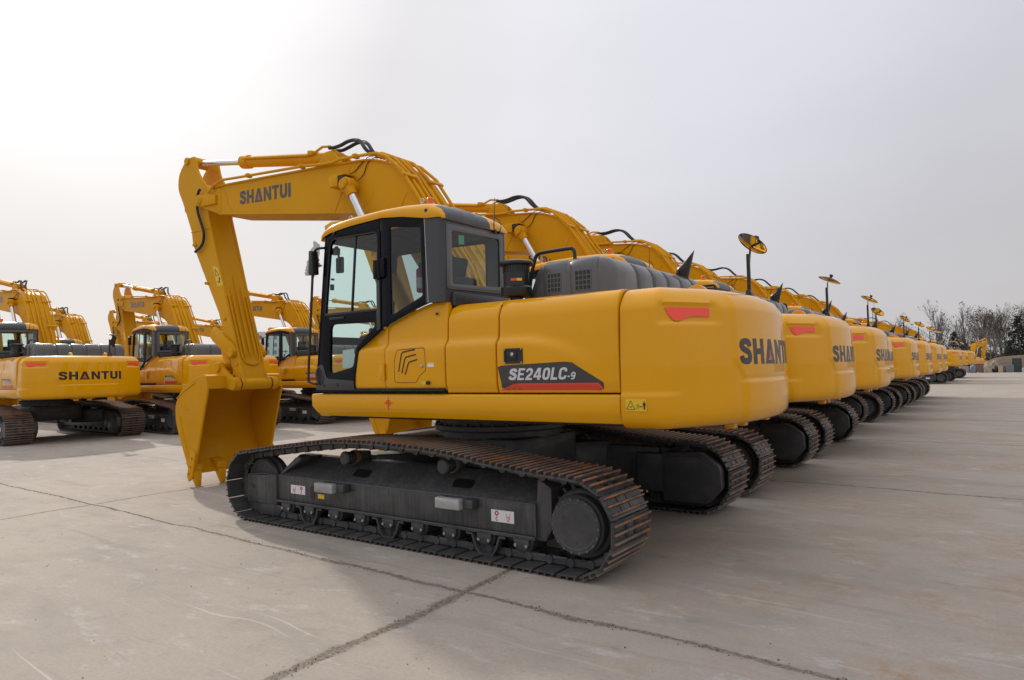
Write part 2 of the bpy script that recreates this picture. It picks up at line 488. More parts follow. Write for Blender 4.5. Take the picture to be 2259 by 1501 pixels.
def hook_sticker(parent, x0, x1, z0, z1, y, sy, flip):
    mb = MB(); mb.box(x0, x1, y, y + sy * .003, z0, z1)
    o = mb.build('warning_sticker', WHITE, parent, smooth=False)
    k = MB(); w = x1 - x0; h = z1 - z0
    yy = y + sy * .0045
    cx = x0 + w * (.25 if flip else .75)
    ring = [(cx + .16 * h * math.cos(a), yy, z1 - .27 * h + .16 * h * math.sin(a)) for a in [i * math.pi / 8 for i in range(16)]]
    k.tube(ring, .05 * h, 4, closed=True)
    k.tube([(cx, yy, z1 - .45 * h), (cx, yy, z1 - .62 * h)] + [(cx + .11 * h * math.sin(a), yy, z0 + .23 * h + .11 * h * math.cos(a)) for a in [i * .55 for i in range(0, 9)]], .03 * h, 4)
    cx = x0 + w * (.75 if flip else .25)
    k.tube([(cx - .2 * h, yy, z1 - .2 * h), (cx - .16 * h, yy, z0 + .32 * h), (cx, yy, z0 + .18 * h), (cx + .16 * h, yy, z0 + .32 * h), (cx + .2 * h, yy, z1 - .2 * h)], .014 * h, 4)
    k.tube([(cx + .09 * h * math.cos(a), yy, z0 + .42 * h + .12 * h * math.sin(a)) for a in [i * .6 for i in range(9)]], .02 * h, 4)
    k.tube([(cx - .12 * h, yy, z0 + .14 * h), (cx + .12 * h, yy, z0 + .14 * h)], .022 * h, 4)
    k.build('pictogram', REDI, o, smooth=False)

def undercarriage(root):
    for sd in (1, -1):
        make_belt('track_belt', 1.29 * sd, root, 3 + sd)
        m = (lambda v: v) if sd == 1 else (lambda v: (v[0], -v[1], v[2]))
        # --- side frame
        mb = MB()
        sec = [(1.42, .235), (1.42, .485), (1.14, .675), (1.02, .675), (1.02, .235)]
        mb.prism(sec, 'YZ', -1.222, 2.05, .008, 2, fn=m)
        mb.box(-1.222, 2.05, 1.02, 1.444, .207, .232, .005, fn=m)                 # lower flange
        mb.prism([(-1.36, .62), (-1.235, .69), (-1.218, .49), (-1.218, .20), (-1.30, .20), (-1.36, .30)], 'XZ', 1.03, 1.40, .01, fn=m)
        mb.prism([(2.052, .175), (2.052, .492), (2.60, .462), (2.615, .44), (2.615, .30), (2.55, .17)], 'XZ', 1.13, 1.445, .012, fn=m)
        mb.prism([(2.05, .05), (1.96, .16), (2.05, .175), (2.56, .168), (2.47, .045)], 'XZ', 1.20, 1.42, .012, fn=m)
        mb.prism([(2.02, .49), (2.06, .49), (1.78, .685), (1.70, .69), (1.70, .66)], 'XZ', 1.12, 1.40, .006, fn=m)
        for x in (1.095, -.195):              # posts of the carrier rollers
            mb.box(x - .07, x + .07, 1.04, 1.16, .66, .76, .015, fn=m)
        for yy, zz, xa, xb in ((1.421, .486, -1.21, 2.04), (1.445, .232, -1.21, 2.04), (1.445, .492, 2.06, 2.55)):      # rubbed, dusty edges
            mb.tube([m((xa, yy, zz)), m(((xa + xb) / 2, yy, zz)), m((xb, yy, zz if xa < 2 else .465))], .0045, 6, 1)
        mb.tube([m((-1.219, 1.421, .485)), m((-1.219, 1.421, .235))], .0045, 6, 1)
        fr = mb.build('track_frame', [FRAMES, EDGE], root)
        for x0 in (1.0, -.28):
            pts = rpoly([(x0 - .02, 1.345), (x0 - .25, 1.345), (x0 - .22, 1.255), (x0 + .01, 1.255)], .035)
            k = MB(); k.prism(pts, 'XY', -.002, .003, fn=lambda v: m((v[0], v[1], .485 + (1.42 - v[1]) * .678 + v[2]))); k.build('frame_opening', BLK, fr)
        k = MB(); k.cyl(m((2.45, 1.44, .343)), m((2.45, 1.448, .343)), .024, n=14); k.build('frame_opening', BLK, fr)
        k = MB(); k.prism(rpoly([(1.515, .28), (1.515, .42), (1.45, .42), (1.45, .28)], .03), 'XZ', 1.42, 1.424, fn=m); k.build('frame_opening', BLK, fr)
        for x0, x1 in ((1.276, 1.01), (-.30, -.565)):
            z1, z0 = .488, .397
            g = MB(); g.prism(rpoly([(x0, z0), (x0, z1), (x1, z1), (x1, z0)], .012), 'XZ', 1.502, 1.57, .01, fn=m)
            sp_ = g.build('step_pad', SILV, root)
            for xa, xb in ((x0 - .03, x0 - .012), (x1 - .10, x1 - .004)):
                g = MB(); g.prism(rpoly([(1.42, z0 + .005), (1.42, z1 - .005), (1.52, z1 - .005), (1.52, z0 + .005)], .02), 'YZ', xa, xb, .008, fn=m); g.build('step_bracket', FRAME, sp_)
        hook_sticker(fr, 1.60, 1.83, .315, .403, 1.42 * sd, sd, True) if sd > 0 else None
        hook_sticker(fr, -1.016, -.788, .312, .408, 1.42 * sd, sd, False) if sd > 0 else None
        if sd > 0:
            s_ = MB(); s_.box(1.302, 1.398, 1.42, 1.423, .30, .342); s_.build('warning_sticker', STY, fr, smooth=False)
        # --- final drive, sprocket
        mb = MB()
        tp = []
        for i in range(22):
            a = 2 * math.pi * i / 22
            for d, rr in ((-.05, .262), (-.03, .315), (.03, .315), (.05, .262)):
                tp.append((XS + rr * math.cos(a + d * 1.4), ZC + rr * math.sin(a + d * 1.4)))
        mb.prism(tp, 'XZ', 1.25, 1.33, .006, 1, fn=m)
        mb.cyl(m((XS, 1.30, ZC)), m((XS, 1.40, ZC)), .262, n=32, bevel=.015)
        mb.cyl(m((XS, 1.38, ZC)), m((XS, 1.485, ZC)), .225, n=32, bevel=.012)
        sp = mb.build('drive_sprocket', FRAME, root)
        hb = MB(); hb.cyl(m((XS, 1.48, ZC)), m((XS, 1.512, ZC)), .207, n=40, bevel=.006)
        for i in range(18):
            a = 2 * math.pi * i / 18
            c = (XS + .194 * math.cos(a), 1.506, ZC + .197 * math.sin(a))
            hb.cyl(m(c), m((c[0], 1.516, c[2])), .011, n=6, mi=1)
        for i in range(3):
            a = 2 * math.pi * i / 3 + .5
            c = (XS + .12 * math.cos(a), 1.51, ZC + .12 * math.sin(a)); hb.cyl(m(c), m((c[0], 1.516, c[2])), .011, n=8)
        hb.tube([m((XS + .172 * math.cos(a), 1.512, ZC + .172 * math.sin(a))) for a in [2 * math.pi * i / 40 for i in range(40)]], .004, 6, 1, closed=True)
        hb.build('hub_cover', [FRAME, EDGE], sp)
        mc = MB()
        mc.prism(rpoly([(-1.30, .14), (-1.30, .64), (-1.72, .66), (-1.92, .52), (-1.93, .30), (-1.78, .13)], [.02, .03, .12, .1, .1, .1]), 'XZ', .90, 1.02, .015, fn=m)
        mc.prism(rpoly([(-1.345, .18), (-1.345, .60), (-1.70, .62), (-1.875, .50), (-1.885, .31), (-1.76, .17)], [.02, .03, .12, .1, .1, .1]), 'XZ', .885, .903, .006, fn=m)
        mc.box(-1.30, -1.0, .92, 1.03, .22, .62, .01, fn=m)
        mc.build('motor_cover', FRAME, root)
        # --- idler
        mb = MB()
        mb.cyl(m((XI, 1.20, ZC)), m((XI, 1.38, ZC)), .268, n=36, bevel=.02)
        mb.cyl(m((XI, 1.255, ZC)), m((XI, 1.325, ZC)), .30, n=36, bevel=.02)
        mb.cyl(m((XI, 1.13, ZC)), m((XI, 1.42, ZC)), .075, n=16)
        mb.build('idler_wheel', FRAME, root)
        # --- rollers
        for i in range(9):
            x = 1.898 - .3735 * i
            mb = MB()
            mb.cyl(m((x, 1.17, .175)), m((x, 1.41, .175)), .092, n=18, bevel=.012)
            mb.cyl(m((x, 1.225, .175)), m((x, 1.355, .175)), .075, n=18)
            # end collar bolted under the flange
            mb.prism(rpoly([(x - .075, .207), (x + .075, .207), (x + .07, .15), (x + .045, .118), (x - .045, .118), (x - .07, .15)], .012), 'XZ', 1.36, 1.438, .006, fn=m)
            tr = mb.build('track_roller', FRAME, root)
            if sd > 0:
                for dx in (-.052, .052):
                    bb = MB(); bb.cyl((x + dx, 1.432, .155), (x + dx, 1.448, .155), .014, n=6); bb.build('bolt', STEEL, tr)
        for x in (1.095, -.195):
            mb = MB()
            mb.cyl(m((x, 1.14, .705)), m((x, 1.30, .705)), .062, n=18, bevel=.01)
            mb.cyl(m((x, 1.30, .705)), m((x, 1.345, .705)), .07, n=18, bevel=.012)
            mb.cyl(m((x, 1.18, .705)), m((x, 1.22, .705)), .072, n=18, mi=1)
            mb.build('carrier_roller', [FRAME, RUST], root)
        for x0 in (1.655, .53, -.60):
            mb = MB()
            cl = [(x0 + .06, .197), (x0 - .002, .195), (x0 - .036, .10), (x0 - .075, .047), (x0 - .10, .040), (x0 - .185, .040), (x0 - .21, .047), (x0 - .249, .10), (x0 - .283, .195), (x0 - .345, .197)]
            rw = []
            for i, p in enumerate(cl):
                t = (Vector(cl[min(i + 1, 9)]) - Vector(cl[max(i - 1, 0)])).normalized(); nn = Vector((-t.y, t.x)) * .010
                rw.append([m((p[0] + nn.x * s1, yy, p[1] + nn.y * s1)) for s1, yy in ((1, 1.40), (1, 1.452), (-1, 1.452), (-1, 1.40))])
            mb.grid(rw, closed=True)
            mb.build('track_guard', FRAME, root)
    # --- car body, slew ring
    mb = MB()
    mb.prism(rpoly([(1.25, -.62), (1.25, .62), (-.5, .62), (-.5, -.62)], .2), 'XY', .48, .88, .03)
    for sx in (1, -1):
        for sy in (1, -1):
            xa = .375 + sx * .45; xb = .375 + sx * 1.0
            mb.prism([(xa, sy * .45), (xb, sy * 1.06), (xb - sx * .45, sy * 1.06), (xa - sx * .42, sy * .5)], 'XY', .36, .72, .02)
    mb.build('car_body', FRAME, root)
    mb = MB()
    mb.cyl((.15, 0, .86), (.15, 0, .94), .66, n=48, bevel=.01)
    mb.cyl((.15, 0, .94), (.15, 0, 1.0), .70, n=48, bevel=.01)
    mb.cyl((.15, 0, 1.0), (.15, 0, 1.10), .64, n=48)
    for i in range(30):
        a = 2 * math.pi * i / 30
        mb.cyl((.15 + .675 * math.cos(a), .675 * math.sin(a), .995), (.15 + .675 * math.cos(a), .675 * math.sin(a), 1.02), .017, n=6)
    mb.build('slew_ring', FRAME, root)

# ------------------------------------------------------------------ excavator: upper structure
def side_y(x, z):
    """outer surface of the left body side: crease, then the chamfer to the top deck"""
    a = .046 * (1 - sstep(-1.15, -1.85, x)) if x < -1.15 else .046
    zc = 1.80 - .22 * max(0, (-1.05 - x) / .75) ** 2
    y = 1.366 - a * sstep(zc - .040, zc + .034, z) - .012 * (1 - sstep(1.37, 1.43, z))
    y -= .004 * max(0, z - 1.85) / .1
    y -= .010 * ((z - 1.70) / .34) ** 2 if z < 1.70 else 0
    return y
TOPCH = [(2.0, 0), (2.06, .022), (2.10, .05), (2.125, .085), (2.137, .125), (2.141, .18), (2.141, .30)]
def body_panel(root, name, x0, x1, z0, sd, top=None, nx=16):
    """pressed sheet between x0 (front) and x1 (rear) with turned-in rounded edges"""
    rows = []
    e = .007
    xs = [x0, x0 - e * .25, x0 - e] + [x0 + (x1 - x0) * (i / nx) for i in range(1, nx)] + [x1 + e, x1 + e * .25, x1]
    dep = lambda x: .006 if x in (xs[1], xs[-2]) else 0
    for x in xs:
        drop = .045 if x in (x0, x1) else (.0035 if x in (xs[1], xs[-2]) else 0)
        if x in (x0, x1): drop = .014
        row = []
        if top is None:
            zt = [z0, z0 + .002, z0 + e] + [z0 + .02 + (2.0 - z0 - .02) * i / 22 for i in range(23)]
            pr = [(side_y(x, z) - (.012 if k == 0 else .004 if k == 1 else 0), z) for k, z in enumerate(zt)]
            pr += [(side_y(x, 2.0) - d, z) for z, d in TOPCH[1:]]
            pr = [(pr[0][0] - .05, z0)] + pr
        else:
            zt = top(x)
            zz = [z0, z0 + .002, z0 + e] + [z0 + .02 + (zt - z0 - .03) * i / 20 for i in range(21)] + [zt - .004, zt - .0005]
            pr = [(side_y(x, z) - (.012 if k == 0 else .004 if k == 1 else .004 if k == len(zz) - 2 else .014 if k == len(zz) - 1 else 0), z) for k, z in enumerate(zz)]
            pr = [(pr[0][0] - .05, z0)] + pr + [(pr[-1][0] - .06, zt)]
        for y, z in pr: row.append((x, sd * (y - drop), z))
        rows.append(row)
    for x, at0 in ((x0, True), (x1, False)):
        row = [(p[0], p[1] - sd * .05, p[2]) for p in rows[0 if at0 else -1]]
        if at0: rows.insert(0, row)
        else: rows.append(row)
    mb = MB(); mb.grid(rows)
    return mb.build(name, YEL, root, 50)

XC, RC = .225, 2.94
def cw_plan():
    P = [(-1.962, 1.352), (-2.02, 1.352), (-2.08, 1.351), (-2.13, 1.349)]
    def bez(A_, B_, C_, n, a, b_):
        for i in range(n):
            t = a + (b_ - a) * i / n; v = (1 - t) ** 2 * Vector(A_) + 2 * t * (1 - t) * Vector(B_) + t * t * Vector(C_); P.append((v.x, v.y))
    yc = .74; xc = XC - math.sqrt(RC * RC - yc * yc); tx = -yc / math.sqrt(RC * RC - yc * yc)
    K = (-2.325, 1.345); J = (-2.385, 1.215)                     # tight corner, then a nearly flat facet, then the rear arc
    bez((-2.185, 1.348), K, J, 14, 0, 1)
    bez(J, (-2.545, .93), (xc, yc), 18, 0, 1)
    nk = len(P)
    n = 72
    for i in range(n + 1):
        y = .74 - 1.48 * i / n
        P.append((XC - math.sqrt(RC * RC - y * y), y))
    return P + [(x, -y) for x, y in reversed(P[:nk])]
def cw_out(y, z):
    o = .026 * (1 - sstep(1.412, 1.438, z)) * (sstep(.70, .58, abs(y)))
    o += .014 * (1 - sstep(1.335, 1.362, z)) * sstep(1.20, 1.33, abs(y))
    w = .74 + .16 * sstep(1.62, 1.42, z) ** 2 if False else .74 - .10 * sstep(1.60, 1.44, z)
    o += .014 * sstep(w + .035, w - .02, abs(y)) * sstep(1.40, 1.47, z)
    # moulded hood round the reflectors
    ay = abs(y)
    if .86 < ay < 1.345 and 1.83 < z < 2.01:
        o -= .024 * sstep(.86, .92, ay) * sstep(1.345, 1.325, ay) * sstep(1.845, 1.875, z) * sstep(2.0, 1.985, z)
    return o
CWZ = [(1.085, .30), (1.086, .14), (1.095, .085), (1.115, .042), (1.15, .015), (1.20, .004), (1.26, 0)] + [(1.30 + .012 * i, max(0, .00 + .05 * max(0, (1.30 + .012 * i) - 1.55) ** 1.3)) for i in range(57)] + [(1.985, .020), (2.01, .030), (2.045, .052), (2.08, .080), (2.105, .112), (2.124, .150), (2.135, .19), (2.139, .24), (2.14, .34)]
CWP = cw_plan()
def cw_inset(z):
    return lerp_curve([(a, b_) for a, b_ in CWZ], z)
def cw_normal(i):
    a = Vector(CWP[max(i - 1, 0)]); c = Vector(CWP[min(i + 1, len(CWP) - 1)])
    t = (c - a).normalized(); return Vector((t.y, -t.x))     # pointing out
def cw_point(y, z, off=0):
    """point on the counterweight skin for a sideways coordinate y (follows the plan round the corners)"""
    for i in range(len(CWP) - 1):
        if CWP[i][1] >= y >= CWP[i + 1][1] and i >= 3:
            t = (y - CWP[i][1]) / (CWP[i + 1][1] - CWP[i][1] - 1e-9)
            p = Vector(CWP[i]).lerp(Vector(CWP[i + 1]), t); nn = cw_normal(i).lerp(cw_normal(i + 1), t).normalized()
            break
    else:
        p = Vector(CWP[3 if y > 0 else -4]); nn = cw_normal(3 if y > 0 else len(CWP) - 4)
    if nn.x > .3: nn = -nn
    p = p + nn * (off + cw_out(y, z) - cw_inset(z))
    return (p.x, p.y, z)

LIGHT = [(1.312, 1.972), (.952, 1.972), (.952, 1.905), (1.10, 1.908), (1.16, 1.895), (1.215, 1.872), (1.255, 1.874), (1.285, 1.905)]
def upper(root, model):
    # --- revolving frame skirts
    for sd in (1, -1):
        sec = [(1.20, 1.118), (1.285, 1.119), (1.313, 1.127), (1.347, 1.198), (1.352, 1.222), (1.353, 1.325), (1.346, 1.340), (1.335, 1.346), (1.15, 1.346)]
        rows = []
        for x, ins, up in [(1.575, .10, .0), (1.572, .03, .0), (1.565, .0, .0), (1.5, 0, 0), (.9, 0, 0), (0, 0, 0), (-1, 0, 0), (-1.935, 0, 0), (-1.946, .004, 0), (-1.950, .05, 0)]:
            row = []
            for y, z in sec:
                xx = x
                if x > 1.55: xx = x - .10 * sstep(1.26, 1.118, z) ** 1.4
                row.append((xx, sd * (y - ins), z))
            rows.append(row)
        mb = MB(); mb.grid(rows)
        s_ = mb.build('side_skirt', YEL, root, 45)
        if sd > 0:
            k = MB(); cx, cz, y = .453, 1.262, 1.3545
            k.tube([(cx + .027 * math.cos(a), y, cz + .027 * math.sin(a)) for a in [i * math.pi / 8 for i in range(16)]], .0035, 4, closed=True)
            k.box(cx - .055, cx + .055, y - .002, y + .0015, cz - .003, cz + .003); k.box(cx - .003, cx + .003, y - .002, y + .001, cz - .065, cz + .065)
            k.cyl((cx, y - .002, cz), (cx, y + .001, cz), .013, n=10)
            k.build('target_mark', REDD, s_, smooth=False)
    mb = MB()
    mb.box(-1.95, 1.40, -1.26, 1.26, 1.105, 1.15); mb.box(-1.94, 1.45, -1.30, 1.30, 1.345, 1.366)
    mb.box(-1.95, -.27, -1.26, 1.26, 1.36, 2.10)
    mb.build('revolving_frame', DARK, root)
    # --- left body panels
    ft = lambda x: lerp_curve([(.90, 1.46), (.893, 1.52), (.880, 1.62), (.868, 1.70), (.845, 1.772), (.80, 1.822), (.70, 1.878), (.474, 1.998), (.20, 2.098), (-.02, 2.160), (-.086, 2.170), (-.15, 2.172), (-.262, 2.172)], x)
    p1 = body_panel(root, 'fender_panel', .898, .481, 1.378, 1, ft, 14)
    p2 = body_panel(root, 'fender_panel', .475, -.262, 1.378, 1, ft, 14)
    pd = body_panel(root, 'service_door', -.276, -.822, 1.358, 1)
    pe = body_panel(root, 'service_door', -.838, -1.951, 1.358, 1, None, 26)
    body_panel(root, 'service_door', -.274, -1.955, 1.358, -1)
    mb = MB(); mb.box(-.262, 1.15, -1.34, -.62, 1.37, 2.0, .05, 3); mb.box(1.15, 1.5, -1.34, -.62, 1.37, 1.62, .04, 3)
    mb.build('fuel_tank', YEL, root)
    mb = MB(); mb.box(-1.93, -.262, -1.2, 1.2, 2.10, 2.139); mb.box(-.262, .2, -.6, .4, 1.37, 2.02, .02); mb.build('top_deck', YEL, root)
    # access hatch on the rear fender
    sy = lambda x, z, o=0: (x, side_y(x, z) + o, z)
    hat = rpoly([(.315, 1.755), (-.03, 1.765), (-.038, 1.56), (.035, 1.515), (.085, 1.452), (.355, 1.452), (.352, 1.66)], [.02, .03, .015, .05, .02, .03, .02])
    mb = MB(); mb.tube([sy(x, z, .000) for x, z in hat], .0026, 6, closed=True); ho = mb.build('hatch_seam', BLK, p2)
    k = MB()
    for i in range(3):
        d = .041 * i
        pth = [(.298 - d, 1.555 - .014 * i), (.258 - d, 1.715 - .048 * i), (.243 - d, 1.732 - .046 * i), (.09 - .014 * i, 1.752 - .046 * i)]
        pts = []
        k.tube([sy(x, z, .0005) for x, z in catmull([(a, b_, 0) for a, b_ in pth], 4) and [(a, b_) for a, b_ in pth]], .0062, 6)
    k.build('louver_slot', BLK, p2)
    k = MB(); k.cyl(sy(.008, 1.60), sy(.008, 1.60, .012), .016, n=14, bevel=.003); k.build('lock', STEEL, p2)
    k = MB(); k.cyl(sy(-.072, 1.447), sy(-.072, 1.447, .03), .018, n=14, bevel=.004); k.build('rubber_stop', BLK, p2)
    k = MB()
    k.raw([sy(-.012 + .028 * math.cos(a), 1.447 + .016 * math.sin(a), .002) for a in [i * math.pi / 8 for i in range(16)]], [list(range(16))]); k.build('oval_sticker', LIME, p2, smooth=False)
    k = MB(); k.raw([sy(-.062, 1.588, .002), sy(-.14, 1.588, .002), sy(-.14, 1.618, .002), sy(-.062, 1.618, .002)], [(0, 1, 2, 3)])
    k.raw([sy(-.062, 1.618, .002), sy(-.14, 1.618, .002), sy(-.14, 1.634, .002), sy(-.062, 1.634, .002)], [(0, 1, 2, 3)], 1); k.build('notice_sticker', [WHITE, STY], p2, smooth=False)
    k = MB(); k.prism(rpoly([(-.12, 2.085), (-.175, 2.085), (-.175, 2.045), (-.12, 2.045)], .018), 'XZ', side_y(-.15, 2.06) - .004, side_y(-.15, 2.06) + .008, .003); k.prism(rpoly([(-.128, 2.077), (-.167, 2.077), (-.167, 2.053), (-.128, 2.053)], .012), 'XZ', side_y(-.15, 2.06), side_y(-.15, 2.06) + .009, mi=1); k.build('latch', [YEL, BLK], p2)
    k = MB(); k.cyl(sy(.487, 1.475, .010), sy(.487, 1.63, .010), .013, n=10)
    k.prism(rpoly([(.487, 1.485), (.487, 1.62), (.555, 1.62), (.555, 1.485)], .01), 'XZ', 1.355, 1.367, .004)
    k.build('hinge', YEL, p1)
    # service door latch
    k = MB(); k.prism(rpoly([(-.915, 1.598), (-.915, 1.722), (-1.10, 1.722), (-1.10, 1.598)], .008), 'XZ', 1.362, 1.3745, .003, holes=[rpoly([(-.935, 1.614), (-.935, 1.706), (-1.08, 1.706), (-1.08, 1.614)], .006)])
    lt = k.build('latch', BLK, pe)
    k = MB(); k.box(-1.09, -.925, 1.364, 1.3685, 1.606, 1.714); k.prism(rpoly([(-.945, 1.622), (-.945, 1.698), (-1.045, 1.698), (-1.045, 1.622)], .01), 'XZ', 1.3685, 1.376, .004); k.build('latch_pull', BLK, lt)
    k = MB(); k.cyl((-1.0, 1.374, 1.672), (-1.0, 1.382, 1.672), .016, n=12, bevel=.004)
    for a in (-.925, -1.09):
        for z in (1.606, 1.714): k.cyl((a, 1.372, z), (a, 1.377, z), .006, n=8)
    k.build('lock', STEEL, lt)
    # model decal
    def dy(x, z, o): return (x, side_y(x, z) + o, z)
    def flat(name, pts, m, o, par, sub=14):
        """decal lying on the pressed door, cut in strips so that it follows the metal"""
        mb = MB(); xs = sorted({p[0] for p in pts}); x0, x1 = xs[0], xs[-1]
        up = [p for p in pts]
        def span(x):
            zs = []
            for (a, za), (c, zc) in zip(pts, pts[1:] + pts[:1]):
                if (a - x) * (c - x) <= 0 and a != c: zs.append(za + (zc - za) * (x - a) / (c - a))
            return min(zs), max(zs)
        rows = []
        for i in range(sub + 1):
            x = x0 + 1e-5 + (x1 - x0 - 2e-5) * i / sub; a, b_ = span(x)
            rows.append([dy(x, a + (b_ - a) * j / 5, o) for j in range(6)])
        mb.grid(rows); return mb.build(name, m, par, smooth=False)
    s240 = model.startswith('SE240')
    xl, xr, zb, zt = (-.838 - .012, -1.822, 1.378, 1.582) if s240 else (-1.0, -1.62, 1.385, 1.55)
    wd = xl - xr; hh = zt - zb
    dpts = [(xl, zb + .02), (xl + .004, zt - .012), (xl - .01, zt), (xl - wd * .66, zt + .02 * wd), (xl - wd * .73, zt + .012 * wd), (xl - wd * .78, zt - .02), (xr + .005, zb + hh * .31), (xr, zb + hh * .29), (xr, zb + .012), (xr + .014, zb)]
    dc = flat('model_decal', dpts, DECAL, .0025, pe, 30)
    flat('red_band', [(xl - wd * .012, zb + .002), (xl - wd * .17, zb + hh * .28), (xr + .003, zb + hh * .28), (xr + .002, zb + .014), (xr + .014, zb + .003)], REDD, .0042, dc, 24)
    k = MB()
    for a, c in ((.075, .155), (.148, .175), (.215, .19)):
        A_, B_ = dy(xl - wd * a, zb + .003, .0056), dy(xl - wd * c, zb + hh * .28, .0056)
        k.raw([(A_[0] + .0035, A_[1], A_[2]), (A_[0] - .0035, A_[1], A_[2]), (B_[0] - .0035, B_[1], B_[2]), (B_[0] + .0035, B_[1], B_[2])], [(0, 1, 2, 3)])
    k.build('decal_ray', DECAL, dc, smooth=False)
    if s240:
        t = text_mesh(model, lambda u, v: dy(xl - wd * .105 - u, zb + hh * .41 + v, .0045), hh * .47, wd * .64, 0, .2, .10, scale=[1] * 7 + [.62, .62])
    else:
        t = text_mesh(model, lambda u, v: dy(xl - wd * .07 - u, zb + hh * .42 + v, .0045), hh * .46, wd * .66, 0, .18, .08)
    t.build('lettering', [SILT], dc, smooth=False)
    # --- counterweight
    rows = []
    for z, ins in CWZ:
        row = []
        for i, (x, y) in enumerate(CWP):
            nn = cw_normal(i)
            if nn.dot(Vector((x - XC, y))) < 0: nn = -nn
            o = cw_out(y, z) if .0 < z else 0
            if ins > .1: o *= 0
            c = Vector((x, y)) + nn * (o - ins)
            if x > -1.97: c.x = x
            row.append((c.x, c.y, z))
        rows.append(row)
    mb = MB(); mb.grid(rows)
    nc = len(CWP)
    mb.raw(rows[0], [list(range(nc))]); mb.raw(rows[-1], [list(range(nc))])
    for e in (0, -1):       # turned-in edge at the door seam
        mb.grid([[r[e] for r in rows], [(r[e][0] + .002, r[e][1] * .985, r[e][2]) for r in rows], [(r[e][0] + .002, r[e][1] * .8, r[e][2]) for r in rows]])
    cw = mb.build('counterweight', YEL, root, 60)
    mb = MB()
    for sd in (1, -1):
        pts = [(y, z) for y, z in LIGHT]
        ys = [1.312 - .36 * i / 16 for i in range(17)]
        rows = []
        for y in ys:
            zs = []
            for (a, za), (c, zc) in zip(pts, pts[1:] + pts[:1]):
                if (a - y) * (c - y) <= 0 and a != c: zs.append(za + (zc - za) * (y - a) / (c - a))
            lo, hi = min(zs), max(zs)
            rows.append([cw_point(sd * y, lo + (hi - lo) * j / 3, .009) for j in range(4)])
        mb = MB(); mb.grid(rows); mb.build('rear_reflector', REFL, cw, 60)
    t = text_mesh('SHANTUI', lambda u, v: cw_point(.70 - u, 1.548 + v, .003), .20, 1.40, gap=.13)
    t.build('lettering', [INK, REDD], cw, smooth=False)
    k = MB()
    k.raw([(-2.0, 1.367, 1.226), (-2.165, 1.366, 1.226), (-2.165, 1.366, 1.315), (-2.0, 1.367, 1.315)], [(0, 1, 2, 3)]); st = k.build('warning_sticker', STY, cw, smooth=False)
    k = MB(); yy = 1.3685
    k.tube([(-2.008, yy, 1.24), (-2.075, yy, 1.24), (-2.042, yy, 1.302)], .0028, 4, closed=True)
    k.tube([(-2.032, yy, 1.262), (-2.042, yy, 1.252), (-2.052, yy, 1.262)], .002, 4)
    k.tube([(-2.09, yy, 1.243), (-2.09, yy, 1.278), (-2.102, yy, 1.278), (-2.102, yy, 1.243)], .0012, 4, closed=True)
    k.box(-2.130, -2.108, yy - .001, yy + .001, 1.257, 1.262)
    k.box(-2.153, -2.141, yy - .001, yy + .001, 1.262, 1.287); k.box(-2.152, -2.148, yy - .001, yy + .001, 1.240, 1.262); k.box(-2.146, -2.142, yy - .001, yy + .001, 1.240, 1.262)
    k.box(-2.157, -2.153, yy - .001, yy + .001, 1.266, 1.285); k.box(-2.141, -2.137, yy - .001, yy + .001, 1.266, 1.285); k.cyl((-2.147, yy - .001, 1.293), (-2.147, yy + .001, 1.293), .005, n=8)
    k.build('pictogram', INK, st, smooth=False)
    for y in (.30, -.50):
        mb = MB(); pts = [(-2.08, 2.06), (-2.08, 2.12)] + [(-2.18 + .10 * math.cos(a), 2.13 + .10 * math.sin(a)) for a in [i * math.pi / 10 for i in range(11)]] + [(-2.28, 2.06)]
        hole = [(-2.18 + .042 * math.cos(a), 2.13 + .042 * math.sin(a)) for a in [i * math.pi / 7 for i in range(14)]]
        mb.prism(pts, 'XZ', y - .03, y + .03, .006, holes=[hole]); mb.build('lifting_lug', YEL, cw)
    for y in (.25, -.05, -.75):
        mb = MB(); mb.box(-2.45, -2.37, y - .05, y + .05, 1.02, 1.09, .008); mb.box(-2.50, -2.30, y - .09, y + .09, 1.066, 1.09, .006); mb.build('mounting_foot', YEL, cw)
    # --- engine hood
    def hood_prof(ins):
        z1 = 2.47 - ins
        pts = [(-.84 - ins, 2.13), (-.87 - ins, 2.22), (-.955 - ins, z1 - .035), (-.99 - ins, z1 - .008), (-1.03, z1), (-1.2, z1 + .006), (-1.42, z1 + .006)]
        c = (-1.57 + ins, 2.32 - ins)
        pts += [(c[0] - .15 * math.sin(a), c[1] + .156 * math.cos(a)) for a in [i * math.pi / 14 for i in range(8)]]
        pts += [(-1.735 + ins, 2.13)]
        return pts
    secs = []
    yA, yB = .93, -1.18
    secs += [(yA, .10), (yA - .008, .05), (yA - .03, .018), (yA - .06, .004), (yA - .10, 0)]
    gy = [.46, .12, -.22, -.56, -.90]
    for g in gy:
        secs += [(g + .055, 0), (g + .035, .004), (g + .02, .026), (g - .02, .026), (g - .035, .004), (g - .055, 0)]
    secs += [(yB + .10, 0), (yB + .06, .004), (yB + .03, .018), (yB + .008, .05), (yB, .10)]
    rows = [[(x, y, z) for x, z in hood_prof(i)] for y, i in secs]
    mb = MB(); mb.grid(rows)
    mb.raw(rows[0], [list(range(len(rows[0])))]); mb.raw(rows[-1], [list(range(len(rows[-1])))])
    # pressed ribs of the near side, running over the top edge
    for xa in (-1.06, -1.315, -1.56):
        sec = [(.70, 2.486), (.86, 2.484), (.90, 2.474), (.93, 2.45), (.942, 2.41), (.95, 2.30), (.952, 2.14), (.90, 2.14), (.88, 2.30), (.70, 2.44)]
